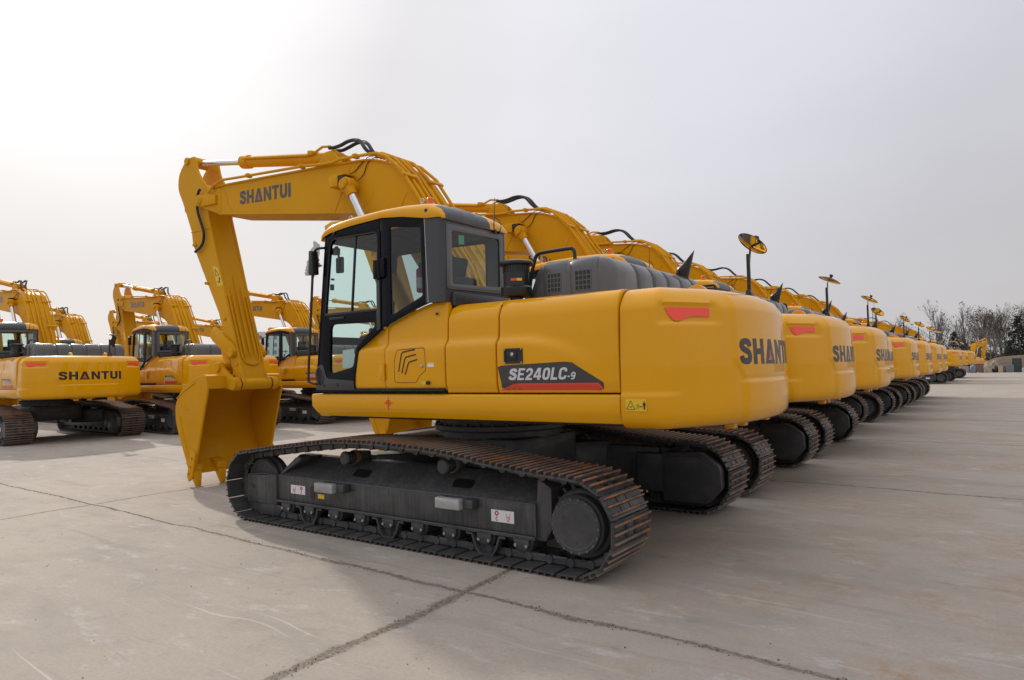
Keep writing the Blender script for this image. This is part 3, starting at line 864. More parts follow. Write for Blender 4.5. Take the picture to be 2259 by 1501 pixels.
    def rib(xa, w):
        rw = []
        base = [(.66, 2.474), (.80, 2.474), (.862, 2.472), (.898, 2.460), (.920, 2.435), (.929, 2.39), (.931, 2.28), (.931, 2.14)]
        for dx, up in ((-w, 0), (-w + .022, .013), (w - .022, .013), (w, 0)):
            r_ = []
            for i, (y, z) in enumerate(base):
                a = [90, 90, 80, 60, 35, 10, 0, 0][i] * math.pi / 180
                u = up * (0 if i == 0 else 1)
                r_.append((xa + dx, y + u * math.cos(a), z + u * math.sin(a)))
            rw.append(r_)
        mb.grid(rw)
    for xa, w in ((-1.155, .115), (-1.44, .13)): rib(xa, w)
    hood = mb.build('engine_hood', GREY, root, 40)
    for x0, x1 in ((-1.09, -1.225), (-1.365, -1.515)):
        k = MB(); k.prism(rpoly([(x0, 2.20), (x0, 2.365), (x1, 2.365), (x1, 2.20)], .008), 'XZ', .9425, .9455); vg = k.build('vent_grille', BLK, hood, smooth=False)
        k = MB()
        for i in range(5):
            x = x0 + (x1 - x0) * i / 4; k.box(x - .004, x + .004, .9445, .949, 2.20, 2.365)
        for i in range(5):
            z = 2.20 + .165 * i / 4; k.box(min(x0, x1), max(x0, x1), .9447, .9485, z - .004, z + .004)
        k.build('vent_bars', GREY, vg, smooth=False)
    k = MB(); k.tube(catmull([(-.76, .80, 2.14), (-.80, .80, 2.30), (-.875, .80, 2.54), (-.91, .80, 2.58), (-.96, .80, 2.588), (-1.22, .80, 2.592), (-1.268, .80, 2.582), (-1.285, .80, 2.54), (-1.285, .80, 2.44)], 5), .0165, 10)
    k.build('handrail', BLK, root)
    # exhaust stack with a slash-cut tip
    px, py = -1.60, -.90
    rows = []
    for z, r0, dx in ((2.40, .062, 0), (2.48, .062, 0), (2.51, .072, 0), (2.54, .072, -.005), (2.57, .072, -.015)):
        rows.append([(px + dx + r0 * math.cos(a), py + r0 * math.sin(a), z) for a in [2 * math.pi * i / 16 for i in range(16)]])
    rows.append([(px - .05 + .07 * math.cos(a), py - .03 + .062 * math.sin(a), 2.665 - .078 * math.cos(a) - .03 * math.sin(a)) for a in [2 * math.pi * i / 16 for i in range(16)]])
    rows.append([(px - .048 + .062 * math.cos(a), py - .03 + .055 * math.sin(a), 2.663 - .07 * math.cos(a) - .03 * math.sin(a)) for a in [2 * math.pi * i / 16 for i in range(16)]])
    rows.append([(px + .05 * math.cos(a), py + .05 * math.sin(a), 2.55) for a in [2 * math.pi * i / 16 for i in range(16)]])
    mb = MB(); mb.grid(rows, closed=True); mb.build('exhaust_stack', BLK, root, 60)
    # air pre-cleaner
    c = (-.835, 1.05)
    mb = MB()
    prof = [(0, 2.10), (.055, 2.10), (.055, 2.17), (.125, 2.18), (.135, 2.195), (.137, 2.255), (.125, 2.27), (.113, 2.275), (.113, 2.46), (.10, 2.462)]
    def rev(prof, n=36):
        mb.grid([[(c[0] + r * math.cos(2 * math.pi * k / n), c[1] + r * math.sin(2 * math.pi * k / n), z) for k in range(n)] for r, z in prof], closed=True)
    rev(prof)
    for i in range(30):
        a = 2 * math.pi * i / 30
        mb.cyl((c[0] + .114 * math.cos(a), c[1] + .114 * math.sin(a), 2.39), (c[0] + .114 * math.cos(a), c[1] + .114 * math.sin(a), 2.458), .005, n=5)
    af = mb.build('air_filter', BLK, root)
    mb = MB(); rev([(.10, 2.452), (.148, 2.455), (.155, 2.465), (.15, 2.482), (.11, 2.497), (.05, 2.503), (0, 2.504)]); mb.build('filter_cap', BLK, af)
    k = MB()
    def lab(a0, a1, z0, z1, mi):
        n = 6; k.grid([[(c[0] + .1145 * math.cos(a0 + (a1 - a0) * i / n), c[1] + .1145 * math.sin(a0 + (a1 - a0) * i / n), z) for i in range(n + 1)] for z in (z0, z1)], mi)
    lab(R_(100), R_(125), 2.31, 2.332, 0); lab(R_(126), R_(150), 2.31, 2.332, 1)
    k.build('filter_label', [REDD, STY], af, smooth=False)

# ------------------------------------------------------------------ excavator: cab
def cab(root, full=True):
    ca = empty('cab'); ca.parent = root
    Y0, Y1 = 1.34, 1.372
    out = rpoly([(1.475, 1.38), (1.305, 2.93), (1.17, 3.02), (.80, 3.028), (.512, 3.028), (.512, 1.957), (.828, 1.782), (.884, 1.52), (.897, 1.38)], [.01, .10, .06, .02, .004, .004, .06, .02, .004])
    up = rpoly([(1.318, 2.153), (1.222, 2.91), (.545, 2.895), (.555, 2.153)], [.012, .11, .05, .012], 5)
    lo = rpoly([(1.258, 1.545), (1.238, 2.045), (.60, 2.032), (.60, 1.995), (.868, 1.80), (.905, 1.61)], [.05, .06, .03, .03, .08, .06], 5)
    mb = MB(); mb.prism(out, 'XZ', Y0, Y1, .006, 2, holes=[up, lo])
    d = mb.build('cab_door', CABD, ca)
    k = MB()
    k.tube([(x, Y1 + .001, z) for x, z in up], .007, 6, closed=True); k.build('window_seal', BLK, d)
    for pts in (up, lo):
        k = MB(); k.raw([(x, 1.356, z) for x, z in pts], [list(range(len(pts)))]); k.build('window_pane', GLASS, d, smooth=False)
    k = MB(); k.prism([(.853, 2.90), (.873, 2.90), (.942, 2.153), (.922, 2.153)], 'XZ', 1.345, 1.366, .003)
    k.box(.555, 1.318, 1.352, 1.379, 2.135, 2.16, .004)
    k.prism(rpoly([(1.24, 2.115), (1.24, 2.09), (1.02, 2.09), (1.02, 2.115)], .01), 'XZ', 1.37, 1.385, .005); k.build('window_bar', BLK, d)
    k = MB(); k.prism(rpoly([(.515, 2.44), (.515, 2.62), (.585, 2.62), (.585, 2.44)], .01), 'XZ', 1.37, 1.40, .006)
    k.prism(rpoly([(.44, 2.45), (.44, 2.63), (.505, 2.63), (.505, 2.45)], .01), 'XZ', 1.37, 1.395, .006); k.cyl((.51, 1.392, 2.44), (.51, 1.392, 2.63), .014, n=10); k.build('hinge', CABD, d)
    k = MB(); k.prism(rpoly([(.52, 1.965), (.52, 2.43), (.565, 2.43), (.565, 1.945)], .006), 'XZ', 1.372, 1.379, .003); k.build('pillar_trim', PILL, d)
    # round air outlet low on the door corner
    k = MB(); cx, cz = 1.405, 1.53
    k.tube([(cx + .052 * math.cos(a), 1.374, cz + .088 * math.sin(a)) for a in [i * math.pi / 14 for i in range(28)]], .014, 8, closed=True)
    k.prism(rpoly([(1.458, 1.41), (1.448, 1.62), (1.36, 1.655), (1.30, 1.50), (.905, 1.475), (.893, 1.385), (1.47, 1.385)], [.02, .05, .06, .06, .01, .004, .004]), 'XZ', 1.372, 1.377, .002); k.build('door_corner_cover', PILL, d)
    k = MB(); k.prism([(cx + .044 * math.cos(a), cz + .08 * math.sin(a)) for a in [i * math.pi / 12 for i in range(24)]], 'XZ', 1.372, 1.3785)
    for dx in (-.02, 0, .02): k.tube([(cx + dx, 1.379, cz - .07), (cx + dx, 1.379, cz + .07)], .003, 4)
    k.build('air_outlet', BLK, d)
    k = MB()
    for x, z in ((1.34, 1.43), (1.14, 1.44), (1.165, 2.965)): k.cyl((x, 1.37, z), (x, 1.384, z), .012 if x > 1.3 else .02, n=12, bevel=.003)
    k.build('screw', BLK, d)
    # quarter window behind the door: black bordered glass, let into the sheet
    qo = rpoly([(.500, 3.026), (.2, 2.995), (-.056, 2.948), (-.088, 2.168), (.10, 2.115), (.300, 2.045), (.474, 1.988), (.500, 1.976)], [.004, 0, .01, .004, 0, 0, .004, .004])
    qi = rpoly([(.385, 2.92), (-.005, 2.862), (-.022, 2.235), (.16, 2.165), (.385, 2.075)], .03, 4)
    mb = MB(); mb.prism(qo, 'XZ', Y0, Y1 - .003, .004, 2, holes=[qi]); qf = mb.build('quarter_window_frame', CABD, ca)
    k = MB(); k.raw([(x, 1.36, z) for x, z in qi], [list(range(len(qi)))]); k.build('window_pane', GLASSD, qf, smooth=False)
    k = MB(); k.tube([(-.058, 1.371, 2.945), (-.090, 1.371, 2.17)], .0035, 5); k.build('window_trim', STEEL, qf)
    # rear pillars, rear wall and its window
    mb = MB()
    def colm(pts, z0, z1): mb.prism(pts, 'XY', z0, z1, 0)
    colm(rpoly([(-.061, 1.372), (-.27, 1.372), (-.27, 1.25), (-.235, 1.25), (-.235, 1.34), (-.061, 1.34)], [.003, .075, .003, .003, .05, .003], 6), 2.165, 2.965)
    colm(rpoly([(-.05, .395), (-.27, .395), (-.27, .50), (-.235, .50), (-.235, .43), (-.05, .43)], [.003, .07, .003, .003, .05, .003], 6), 1.40, 2.965)
    mb.prism([(1.30, 2.17), (1.30, 2.15), (-.06, 2.15)], 'XZ', .395, .43)
    wo = [(1.26, 2.14), (1.26, 2.965), (.49, 2.965), (.49, 2.14)]
    wi = rpoly([(1.245, 2.33), (1.245, 2.815), (.52, 2.835), (.52, 2.36)], .025, 4)
    mb.prism(wo, 'YZ', -.268, -.24, 0, holes=[wi])
    mb.box(-.31, -.26, .41, 1.26, 2.13, 2.26, .02)
    rw = mb.build('rear_wall', PILL, ca)
    k = MB(); so = rpoly([(1.315, 2.285), (1.315, 2.875), (.447, 2.895), (.447, 2.30)], .02, 4)
    k.prism(so, 'YZ', -.274, -.2705, .0015, holes=[wi]); k.tube([(-.2735, y, z) for y, z in so], .005, 6, closed=True)
    k.build('rear_window_frame', GREY, rw)
    k = MB(); k.raw([(-.262, y, z) for y, z in wi], [list(range(len(wi)))]); k.build('window_pane', GLASS, rw, smooth=False)
    k = MB(); k.raw([(-.258, 1.13, 2.705), (-.258, 1.05, 2.715), (-.258, 1.05, 2.80), (-.258, 1.13, 2.79)], [(0, 1, 2, 3)]); k.build('green_sticker', GREEN, rw, smooth=False)
    # front frame: pillars, cross bar, windscreen
    fx = lambda z: 1.475 - (z - 1.38) * .1097
    mb = MB()
    def fpl(pts, holes):
        return mb.prism(pts, 'YZ', 0, -.035, .004, 1, holes=holes, fn=lambda v: (v[0] + fx(v[2]), v[1], v[2]))
    fo = [(1.372, 1.375), (1.372, 2.96), (.395, 2.96), (.395, 1.375)]
    h1 = rpoly([(1.315, 1.93), (1.315, 2.88), (.445, 2.88), (.445, 1.93)], .05); h2 = rpoly([(1.315, 1.46), (1.315, 1.85), (.445, 1.85), (.445, 1.46)], .04)
    fpl(fo, [h1, h2]); ff = mb.build('front_frame', CABD, ca)
    for h in (h1, h2):
        k = MB(); k.raw([(fx(z) - .015, y, z) for y, z in h], [list(range(len(h)))]); k.build('window_pane', GLASS, ff, smooth=False)
    # right side
    mb = MB(); ro = [(1.46, 1.38), (1.30, 2.96), (-.06, 2.96), (-.06, 1.38)]
    rh1 = rpoly([(1.34, 1.92), (1.245, 2.86), (.62, 2.86), (.62, 1.92)], .04); rh2 = rpoly([(.55, 2.1), (.55, 2.86), (-.02, 2.84), (-.02, 2.2)], .04); rh3 = rpoly([(1.39, 1.50), (1.345, 1.85), (.62, 1.85), (.62, 1.50)], .04)
    mb.prism(ro, 'XZ', .395, .425, .004, 1, holes=[rh1, rh2, rh3]); rs = mb.build('right_frame', CABD, ca)
    for h in (rh1, rh2, rh3):
        k = MB(); k.raw([(x, .41, z) for x, z in h], [list(range(len(h)))]); k.build('window_pane', GLASS, rs, smooth=False)
    k = MB(); k.box(-.22, 1.24, .44, 1.335, 2.872, 2.898); k.build('ceiling_liner', DARK, ca)
    mb = MB(); mb.box(-.26, 1.47, .40, 1.37, 1.372, 1.40); mb.build('cab_floor', DARK, ca)
    # roof: yellow shell, grey panel over the rear
    YS = [(1.386, 0), (1.392, .02), (1.392, .045), (1.382, .07), (1.35, .092), (1.28, .106), (1.15, .112), (1.10, .113), (.9, .118), (.68, .113), (.62, .112), (.50, .104), (.44, .09), (.405, .066), (.392, .04), (.392, .018), (.40, 0)]
    XSEC = [(1.352, 2.905, .08), (1.350, 2.912, .4), (1.335, 2.925, .66), (1.30, 2.945, .84), (1.22, 2.967, .95), (1.10, 2.982, 1), (.9, 3.0, .98), (.48, 3.016, .93), (.2, 2.986, 1.16), (-.03, 2.942, 1.42), (-.10, 2.930, 1.42), (-.17, 2.925, 1.22), (-.245, 2.92, .86), (-.283, 2.91, .42), (-.288, 2.905, .06)]
    mb = MB()
    rows = [[(x + (-.0 if x < 0 else 0), .89 + (y - .89) * (1 if sc_ > .6 else .985), zb + dz * sc_) for y, dz in YS] for x, zb, sc_ in XSEC]
    nc = len(YS); o = len(mb.V)
    for i in range(len(rows) - 1):
        for j in range(nc - 1):
            xm = (rows[i][0][0] + rows[i + 1][0][0]) / 2; ym = (YS[j][0] + YS[j + 1][0]) / 2
            wl_ = 1.13 + .10 * sstep(-.02, -.25, xm); wr_ = .66
            g = xm < .0 and wr_ < ym < wl_ + .12 * (xm < -.15)
            mb.raw([rows[i][j], rows[i][j + 1], rows[i + 1][j + 1], rows[i + 1][j]], [(0, 1, 2, 3)], 1 if g else 0)
    mb.raw(rows[0], [list(range(nc))]); mb.raw(rows[-1], [list(range(nc))], 1)
    mb.prism([(r[0][0], r[0][2] + .004) for r in rows] + [(-.2, 2.90), (1.3, 2.90)], 'XZ', .42, 1.36)
    # weld the roof grid so it shades smoothly
    bm = bmesh.new(); vv = [bm.verts.new(v) for v in mb.V]; 
    for f, mi_ in zip(mb.F, mb.M):
        try: bf = bm.faces.new([vv[i] for i in f]); bf.material_index = mi_
        except ValueError: pass
    bmesh.ops.remove_doubles(bm, verts=bm.verts, dist=.0004)
    bm.verts.index_update(); m2 = MB(); m2.V = [tuple(v.co) for v in bm.verts]; m2.F = [[v.index for v in f.verts] for f in bm.faces]; m2.M = [f.material_index for f in bm.faces]; bm.free()
    rf = m2.build('cab_roof', [YEL, PILL], ca, 50)
    k = MB(); k.prism(rpoly([(1.63, 3.05), (1.645, 3.15), (1.53, 3.182), (1.28, 3.16), (1.10, 3.10), (1.3, 3.09), (1.5, 3.13), (1.59, 3.11), (1.60, 3.05)], .012, 3), 'XZ', .55, 1.10, .008); k.build('visor', YEL, rf)
    for x, y in ((1.20, 1.12), (.145, 1.17)):
        k = MB(); k.tube([(x + .022 * math.cos(a), y, 3.165 + .022 * math.sin(a)) for a in [i * math.pi / 8 for i in range(16)]], .0065, 6, closed=True); k.cyl((x, y, 3.10), (x, y, 3.142), .010, n=8); k.build('lifting_eye', STEEL, rf)
    k = MB(); k.cyl((.07, 1.14, 3.09), (.07, 1.14, 3.115), .038, n=18, mi=1)
    k.cyl((.07, 1.14, 3.115), (.07, 1.14, 3.175), .036, n=18); k.sphere((.07, 1.14, 3.175), .036, 18, 8, sq=(1, 1, .55)); k.build('beacon_light', [ORNG, BLK], rf)
    k = MB(); k.cyl((-.10, 1.372, 3.0), (-.10, 1.40, 3.0), .016, n=12, bevel=.003); k.build('rubber_stop', BLK, rf)
    k = MB(); k.tube([(-.285, .62, 2.915), (-.285, .615, 3.0), (-.29, .60, 3.235)], [.007, .005, .0025], 6); k.cyl((-.27, .62, 2.90), (-.31, .62, 2.90), .018, n=10); k.cyl((-.27, .545, 2.90), (-.31, .545, 2.90), .014, n=10)
    k.tube(catmull([(-.29, .545, 2.9), (-.30, .52, 2.96), (-.29, .54, 3.02), (-.27, .60, 3.05)], 4), .004, 5); k.build('antenna', BLK, ca)
    # interior
    mb = MB()
    mb.prism(rpoly([(.02, 1.72), (.60, 1.70), (.62, 1.80), (.10, 1.84), (.02, 2.45), (-.10, 2.46), (-.10, 1.75)], .05), 'XZ', .66, 1.12, .04, 3)
    mb.prism(rpoly([(-.03, 2.45), (.03, 2.45), (.02, 2.64), (-.08, 2.64)], .04), 'XZ', .76, 1.02, .04, 3); mb.box(.05, .55, .72, 1.06, 1.40, 1.72, .03); mb.build('seat', SEAT, ca)
    mb = MB(); mb.box(.25, .75, .46, .62, 1.42, 1.88, .03); mb.box(.25, .72, 1.16, 1.27, 1.62, 1.86, .03); mb.box(-.23, -.02, .44, 1.25, 1.42, 2.24, .02)
    mb.tube([(.66, 1.215, 1.85), (.70, 1.21, 2.02)], .018, 8); mb.sphere((.705, 1.21, 2.05), .035); mb.tube([(.66, .54, 1.86), (.70, .54, 2.04)], .018, 8); mb.sphere((.705, .54, 2.07), .035)
    mb.build('console', DARK, ca)
    mb = MB()
    for y in (.84, 1.0): mb.tube([(1.05, y, 1.42), (1.10, y, 1.78), (1.05, y, 1.98)], .012, 6); mb.sphere((1.05, y, 1.99), .025)
    mb.box(.95, 1.2, .46, .60, 1.85, 2.12, .02); mb.tube([(1.28, .62, 2.16), (.80, .62, 2.20), (.78, .62, 2.08)], .018, 6); mb.build('control_lever', BLK, ca)
    k = MB(); k.cyl((.155, 1.20, 2.29), (.155, 1.20, 2.52), .042, n=16, bevel=.015, mi=0); k.cyl((.155, 1.20, 2.33), (.155, 1.20, 2.43), .0428, n=16, mi=1); k.cyl((.155, 1.20, 2.52), (.155, 1.20, 2.575), .02, n=10, mi=2); k.build('fire_extinguisher', [FIRE, WHITE, BLK], ca)
    k = MB(); k.raw([(1.11, 1.335, 1.60), (.93, 1.335, 1.605), (.935, 1.335, 1.79), (1.10, 1.335, 1.78)], [(0, 1, 2, 3)]); k.build('paper_sheet', PAPER, ca, smooth=False)
    k = MB(); k.tube([(1.22, 1.30, 2.84), (1.24, 1.27, 2.80)], .02, 6); k.prism(rpoly([(1.28, 2.58), (1.28, 2.74), (1.17, 2.745), (1.17, 2.575)], .02), 'XZ', 1.24, 1.262, .008); k.tube([(1.235, 1.255, 2.74), (1.235, 1.265, 2.80)], .012, 6)
    k.box(1.19, 1.27, 1.27, 1.33, 2.76, 2.83, .01); im = k.build('interior_mirror', BLK, ca)
    k = MB(); k.box(1.185, 1.265, 1.263, 1.2645, 2.595, 2.725); k.build('mirror_glass', MIRR, im, smooth=False)
    k = MB(); k.box(1.255, 1.285, 1.30, 1.335, 2.40, 2.46, .006); k.box(1.25, 1.27, 1.30, 1.335, 2.50, 2.52, .004); k.box(.585, .62, 1.30, 1.34, 2.44, 2.50, .005); k.build('door_latch', BLK, ca)
    # left mirror on its long guard bar
    k = MB(); k.tube(catmull([(1.40, 1.385, 1.455), (1.47, 1.405, 1.452), (1.525, 1.41, 1.475), (1.542, 1.41, 1.54), (1.49, 1.41, 2.2), (1.445, 1.41, 2.73), (1.425, 1.41, 2.80), (1.38, 1.41, 2.828), (1.30, 1.385, 2.83)], 5), .0135, 8); gb = k.build('guard_bar', BLK, ca)
    k = MB(); k.prism(rpoly([(1.375, 2.56), (1.39, 2.80), (1.44, 2.81), (1.45, 2.56)], .015), 'XZ', 1.395, 1.475, .012); k.build('side_mirror', BLK, ca)
    k = MB(); rr = random.Random(5); rows = []
    qa, qb, qc, qd = (Vector(v) for v in ((1.40, 1.34, 2.66), (1.53, 1.30, 2.95), (1.715, 1.33, 2.64), (1.55, 1.36, 2.56)))
    for i in range(11):
        t = i / 10; row = []
        for j in range(11):
            s = j / 10; p = (qa.lerp(qb, s)).lerp(qd.lerp(qc, s), t)
            row.append(p + Vector((rr.gauss(0, .006), .035 * math.sin(7 * s + 5 * t) + rr.gauss(0, .008), rr.gauss(0, .006))))
        rows.append(row)
    k.grid(rows); k.build('bubble_wrap_sheet', WRAP, ca)
    return ca

# ------------------------------------------------------------------ excavator: boom, arm, bucket
def strip(mb, line, th, y0, y1, mi=0, bevel=.004):
    """plate of thickness th following a line in the XZ plane"""
    P = [Vector((a, b_)) for a, b_ in line]; N = len(P); A_ = []; B_ = []
    for i in range(N):
        t = (P[min(i + 1, N - 1)] - P[max(i - 1, 0)]).normalized(); nn = Vector((-t.y, t.x)) * th / 2
        A_.append(P[i] + nn); B_.append(P[i] - nn)
    for i in range(N - 1):
        pass
    pts = [(v.x, v.y) for v in A_] + [(v.x, v.y) for v in reversed(B_)]
    mb.prism(pts, 'XZ', y0, y1, 0, mi=mi)
def front_end(root):
    top = [(5.165, 4.350), (4.90, 4.353), (4.0, 4.292), (2.82, 4.208), (2.136, 4.150)]
    arc = [(v.x, v.y) for v in catmull([(2.136, 4.150, 0), (1.87, 4.122, 0), (1.70, 4.086, 0), (1.47, 4.0, 0), (1.31, 3.86, 0), (1.12, 3.62, 0), (.80, 3.12, 0)], 4)][1:]
    back = [(.45, 2.56), (.15, 2.08), (.12, 1.93), (.20, 1.83), (.33, 1.82)]
    under = [(.55, 2.0), (.95, 2.62)] + [(v.x, v.y) for v in catmull([(1.30, 3.10, 0), (1.62, 3.36, 0), (1.95, 3.49, 0), (2.30, 3.545, 0), (2.60, 3.59, 0), (3.2, 3.675, 0)], 4)] + [(5.02, 3.945), (5.20, 4.02)]
    mb = MB()
    mb.prism(top + arc + back + under, 'XZ', -.255, .255, 0)
    strip(mb, top + arc + back[:2], .020, -.278, .278)
    strip(mb, under[1:-1], .020, -.278, .278)
    # the head that carries the arm
    for s in (1, -1):
        m = (lambda v: v) if s > 0 else (lambda v: (v[0], -v[1], v[2]))
        mb.prism(rpoly([(4.98, 4.335), (5.16, 4.352), (5.47, 4.235 + .09), (5.60, 4.23), (5.50, 4.11), (5.05, 3.955), (4.98, 3.98)], [.01, .03, .06, .1, .06, .02, .01]), 'XZ', .215, .262, .008, fn=m)
        mb.prism(rpoly([(5.065, 4.10), (5.07, 4.24), (5.40, 4.285), (5.60, 4.30), (5.62, 4.15), (5.45, 4.115)], [.01, .01, .03, .07, .07, .03]), 'XZ', .262, .30, .008, fn=m)
        mb.cyl(m((5.51, .20, 4.215)), m((5.51, .318, 4.215)), .085, n=24, bevel=.01); mb.cyl(m((5.51, .318, 4.215)), m((5.51, .326, 4.215)), .05, n=16)
        # doubling plate and boss at the elbow
        mb.cyl(m((2.0, .25, 3.80)), m((2.0, .259, 3.80)), .25, n=36, bevel=.004)
        mb.cyl(m((2.07, .25, 3.822)), m((2.07, .345, 3.822)), .07, n=20, bevel=.01)
        for a, c in (((2.159, 4.10), (2.469, 3.575)), ((1.219, 3.62), (1.345, 3.42)), ((4.93, 4.33), (4.822, 4.152)), ((4.822, 4.152), (4.80, 4.05)), ((4.80, 4.05), (4.70, 3.93))):
            mb.tube([m((a[0], .256, a[1])), m((c[0], .256, c[1]))], .006, 6)
    mb.cyl((.25, -.32, 1.93), (.25, .32, 1.93), .11, n=20, bevel=.01)
    # bracket of the arm cylinder
    for s in (1, -1):
        mb.prism(rpoly([(3.05, 4.22), (2.80, 4.44), (2.66, 4.44), (2.42, 4.17)], [.01, .05, .06, .01]), 'XZ', s * .115 - .018, s * .115 + .018, .006)
    bo = mb.build('boom', YEL2, root, 32)
    t = text_mesh('SHANTUI', lambda u, v: (4.505 - u, .2578, 4.0 + .079 * u / 1.157 * -1 + v), .192, 1.157, gap=.11)
    t.build('lettering', [DECAL, REDD], bo, smooth=False)
    # work lamp
    k = MB(); k.prism(rpoly([(2.37, 3.835), (2.37, 3.965), (2.26, 3.985), (2.215, 3.96), (2.215, 3.83)], .012), 'XZ', .27, .43, .008); k.box(2.08, 2.215, .27, .43, 3.955, 3.968, .003); k.box(2.12, 2.215, .27, .30, 3.80, 3.96, .003); wlamp = k.build('work_lamp', YEL2, bo)
    k = MB(); k.prism(rpoly([(2.216, 3.84), (2.216, 3.95), (2.10, 3.945), (2.10, 3.845)], .01), 'XZ', .305, .42, .008); k.build('lamp_body', BLK, wlamp)
    # pipes
    def offs(d, y):
        base = top[3:] + arc + back[:1]
        P = [Vector(p) for p in base]; o = []
        for i in range(len(P)):
            tt = (P[min(i + 1, len(P) - 1)] - P[max(i - 1, 0)]).normalized(); nn = Vector((tt.y, -tt.x))
            if nn.y < 0 and nn.x > 0: nn = -nn
            o.append(P[i] + nn * d)
        return o
    mb = MB()
    lineN = [(5.25, .30, 4.29), (5.10, .30, 4.375), (4.88, .30, 4.418), (4.5, .30, 4.383), (3.03, .30, 4.262), (2.66, .30, 4.212), (2.44, .30, 4.198), (2.30, .30, 4.212), (1.90, .30, 4.178), (1.67, .30, 4.158), (1.50, .30, 4.083), (1.245, .30, 3.87), (1.19, .30, 3.785), (.93, .30, 3.42), (.45, .30, 2.70), (.30, .28, 2.35)]
    def smoothline(L): return [tuple(v) for v in L]
    for y, d, end in ((.30, 0, 0), (-.30, 0, 0)):
        mb.tube([(x, y, z) for x, _, z in lineN], .020, 8)
    for y in (.175, .06, -.03, -.16):
        pts = [(1.93, y * .8, 4.225), (1.70, y, 4.19), (1.50, y, 4.10), (1.27, y, 3.875), (1.18, y, 3.74), (.93, y, 3.40), (.45, y, 2.68), (.33, y, 2.36)]
        mb.tube(pts, .022 if y != -.03 else .014, 8)
    for x, z, ax, az in ((1.215, 3.80, .80, .60), (.70, 3.06, .83, .55)):
        for y0, y1 in ((.12, .345), (-.345, -.10)):
            mb.box(-.022, .022, y0, y1, -.012, .012, .004, fn=lambda v, x=x, z=z: (x + v[0] * .56 - v[2] * .83 - .02, v[1], z + v[0] * .83 + v[2] * .56 + .018))
    for x, z in ((4.22, 4.36), (3.05, 4.265), (2.02, 4.19)):
        mb.box(x - .03, x + .03, .26, .34, z - .03, z + .025, .008); mb.cyl((x, .335, z - .005), (x, .352, z - .005), .022, n=8)
    mb.build('hydraulic_pipe', YEL2, bo)
    k = MB()
    for y0, y1, z0 in ((.175, .09, 0), (.06, -.05, .012)):
        k.tube(catmull([(2.76, y1, 4.50), (2.66, y1, 4.485), (2.53, y1, 4.488 + z0), (2.40, y1, 4.508 + z0), (2.27, y1, 4.50 + z0), (2.12, (y0 + y1) / 2, 4.435), (1.98, y0, 4.30), (1.90, y0 * .85, 4.225)], 5), .024, 8)
    k.build('hydraulic_hose', HOSE, bo)
    k = MB()
    k.tube(catmull([(2.18, .33, 3.96), (2.08, .27, 4.02), (1.98, .27, 4.08), (1.85, .27, 4.15), (1.68, .27, 4.14)], 4), .006, 5); k.build('cable', BLK, bo)
    k = MB(); k.tube(catmull([(2.0, .30, 3.88), (1.92, .27, 3.96), (1.85, .27, 4.08), (1.72, .27, 4.12), (1.55, .27, 4.06)], 4), .006, 5)
    k.build('cable', BLK, bo)
    # boom cylinders
    for s in (1, -1):
        p0, p1 = Vector((.74, .39 * s, 1.60)), Vector((2.07, .39 * s, 3.822)); dd = (p1 - p0).normalized()
        mb = MB(); mb.cyl(p0 + dd * .10, p0 + dd * 1.62, .088, n=22, bevel=.01); mb.cyl(p0 + dd * 1.56, p0 + dd * 1.66, .10, n=22, bevel=.01); mb.cyl(p0 + Vector((0, -.06, 0)), p0 + Vector((0, .06, 0)), .095, n=18, bevel=.01)
        cy = mb.build('boom_cylinder', YEL2, root)
        k = MB(); k.cyl(p0 + dd * 1.64, p1 - dd * .12, .047, n=18)
        k.cyl(p1 + Vector((0, -.055, 0)), p1 + Vector((0, .055, 0)), .095, n=20, bevel=.01, mi=1); k.cyl(p1 + Vector((0, s * .055, 0)), p1 + Vector((0, s * .10, 0)), .062, n=18, bevel=.008, mi=1); k.cyl(p1 - dd * .16, p1 - dd * .05, .062, .075, n=16, mi=1)
        k.build('piston_rod', [CHROME, YEL2], cy)
    # arm cylinder
    p0, p1 = Vector((2.72, 0, 4.375)), Vector((5.985, 0, 4.945)); dd = (p1 - p0).normalized(); nn = Vector((-dd.z, 0, dd.x))
    mb = MB(); mb.cyl(p0 + dd * .06, p0 + dd * 2.02, .082, n=24, bevel=.01); mb.cyl(p0 + dd * 1.94, p0 + dd * 2.12, .10, n=24, bevel=.012)
    mb.cyl(p0 + Vector((0, -.09, 0)), p0 + Vector((0, .09, 0)), .09, n=18, bevel=.01)
    cy = mb.build('arm_cylinder', YEL2, root)
    mb = MB()
    for s in (.09, -.09):
        mb.tube([p0 + dd * 2.0 + nn * .03 + Vector((0, s, 0)), p0 + dd * 1.6 + nn * .03 + Vector((0, s * 1.05, 0)), p0 + dd * .5 + nn * .03 + Vector((0, s * 1.05, 0)), p0 + dd * .36 + nn * .06 + Vector((0, s, 0)), p0 + dd * .20 + nn * .135 + Vector((0, s, 0)), p0 + dd * .04 + nn * .135 + Vector((0, s, 0))], .017, 8)
    mb.box(-.05, .05, -.12, .12, -.03, .03, .008, fn=lambda v: tuple(p0 + dd * (.42 + v[0]) + nn * (.06 + v[2]) + Vector((0, v[1], 0))))
    mb.build('feed_pipe', YEL2, cy)
    k = MB(); k.cyl(p0 + dd * 2.10, p1 - dd * .06, .043, n=20); k.cyl(p1 + Vector((0, -.12, 0)), p1 + Vector((0, .12, 0)), .085, n=18, bevel=.01, mi=1); k.build('piston_rod', [CHROME, YEL2], cy)
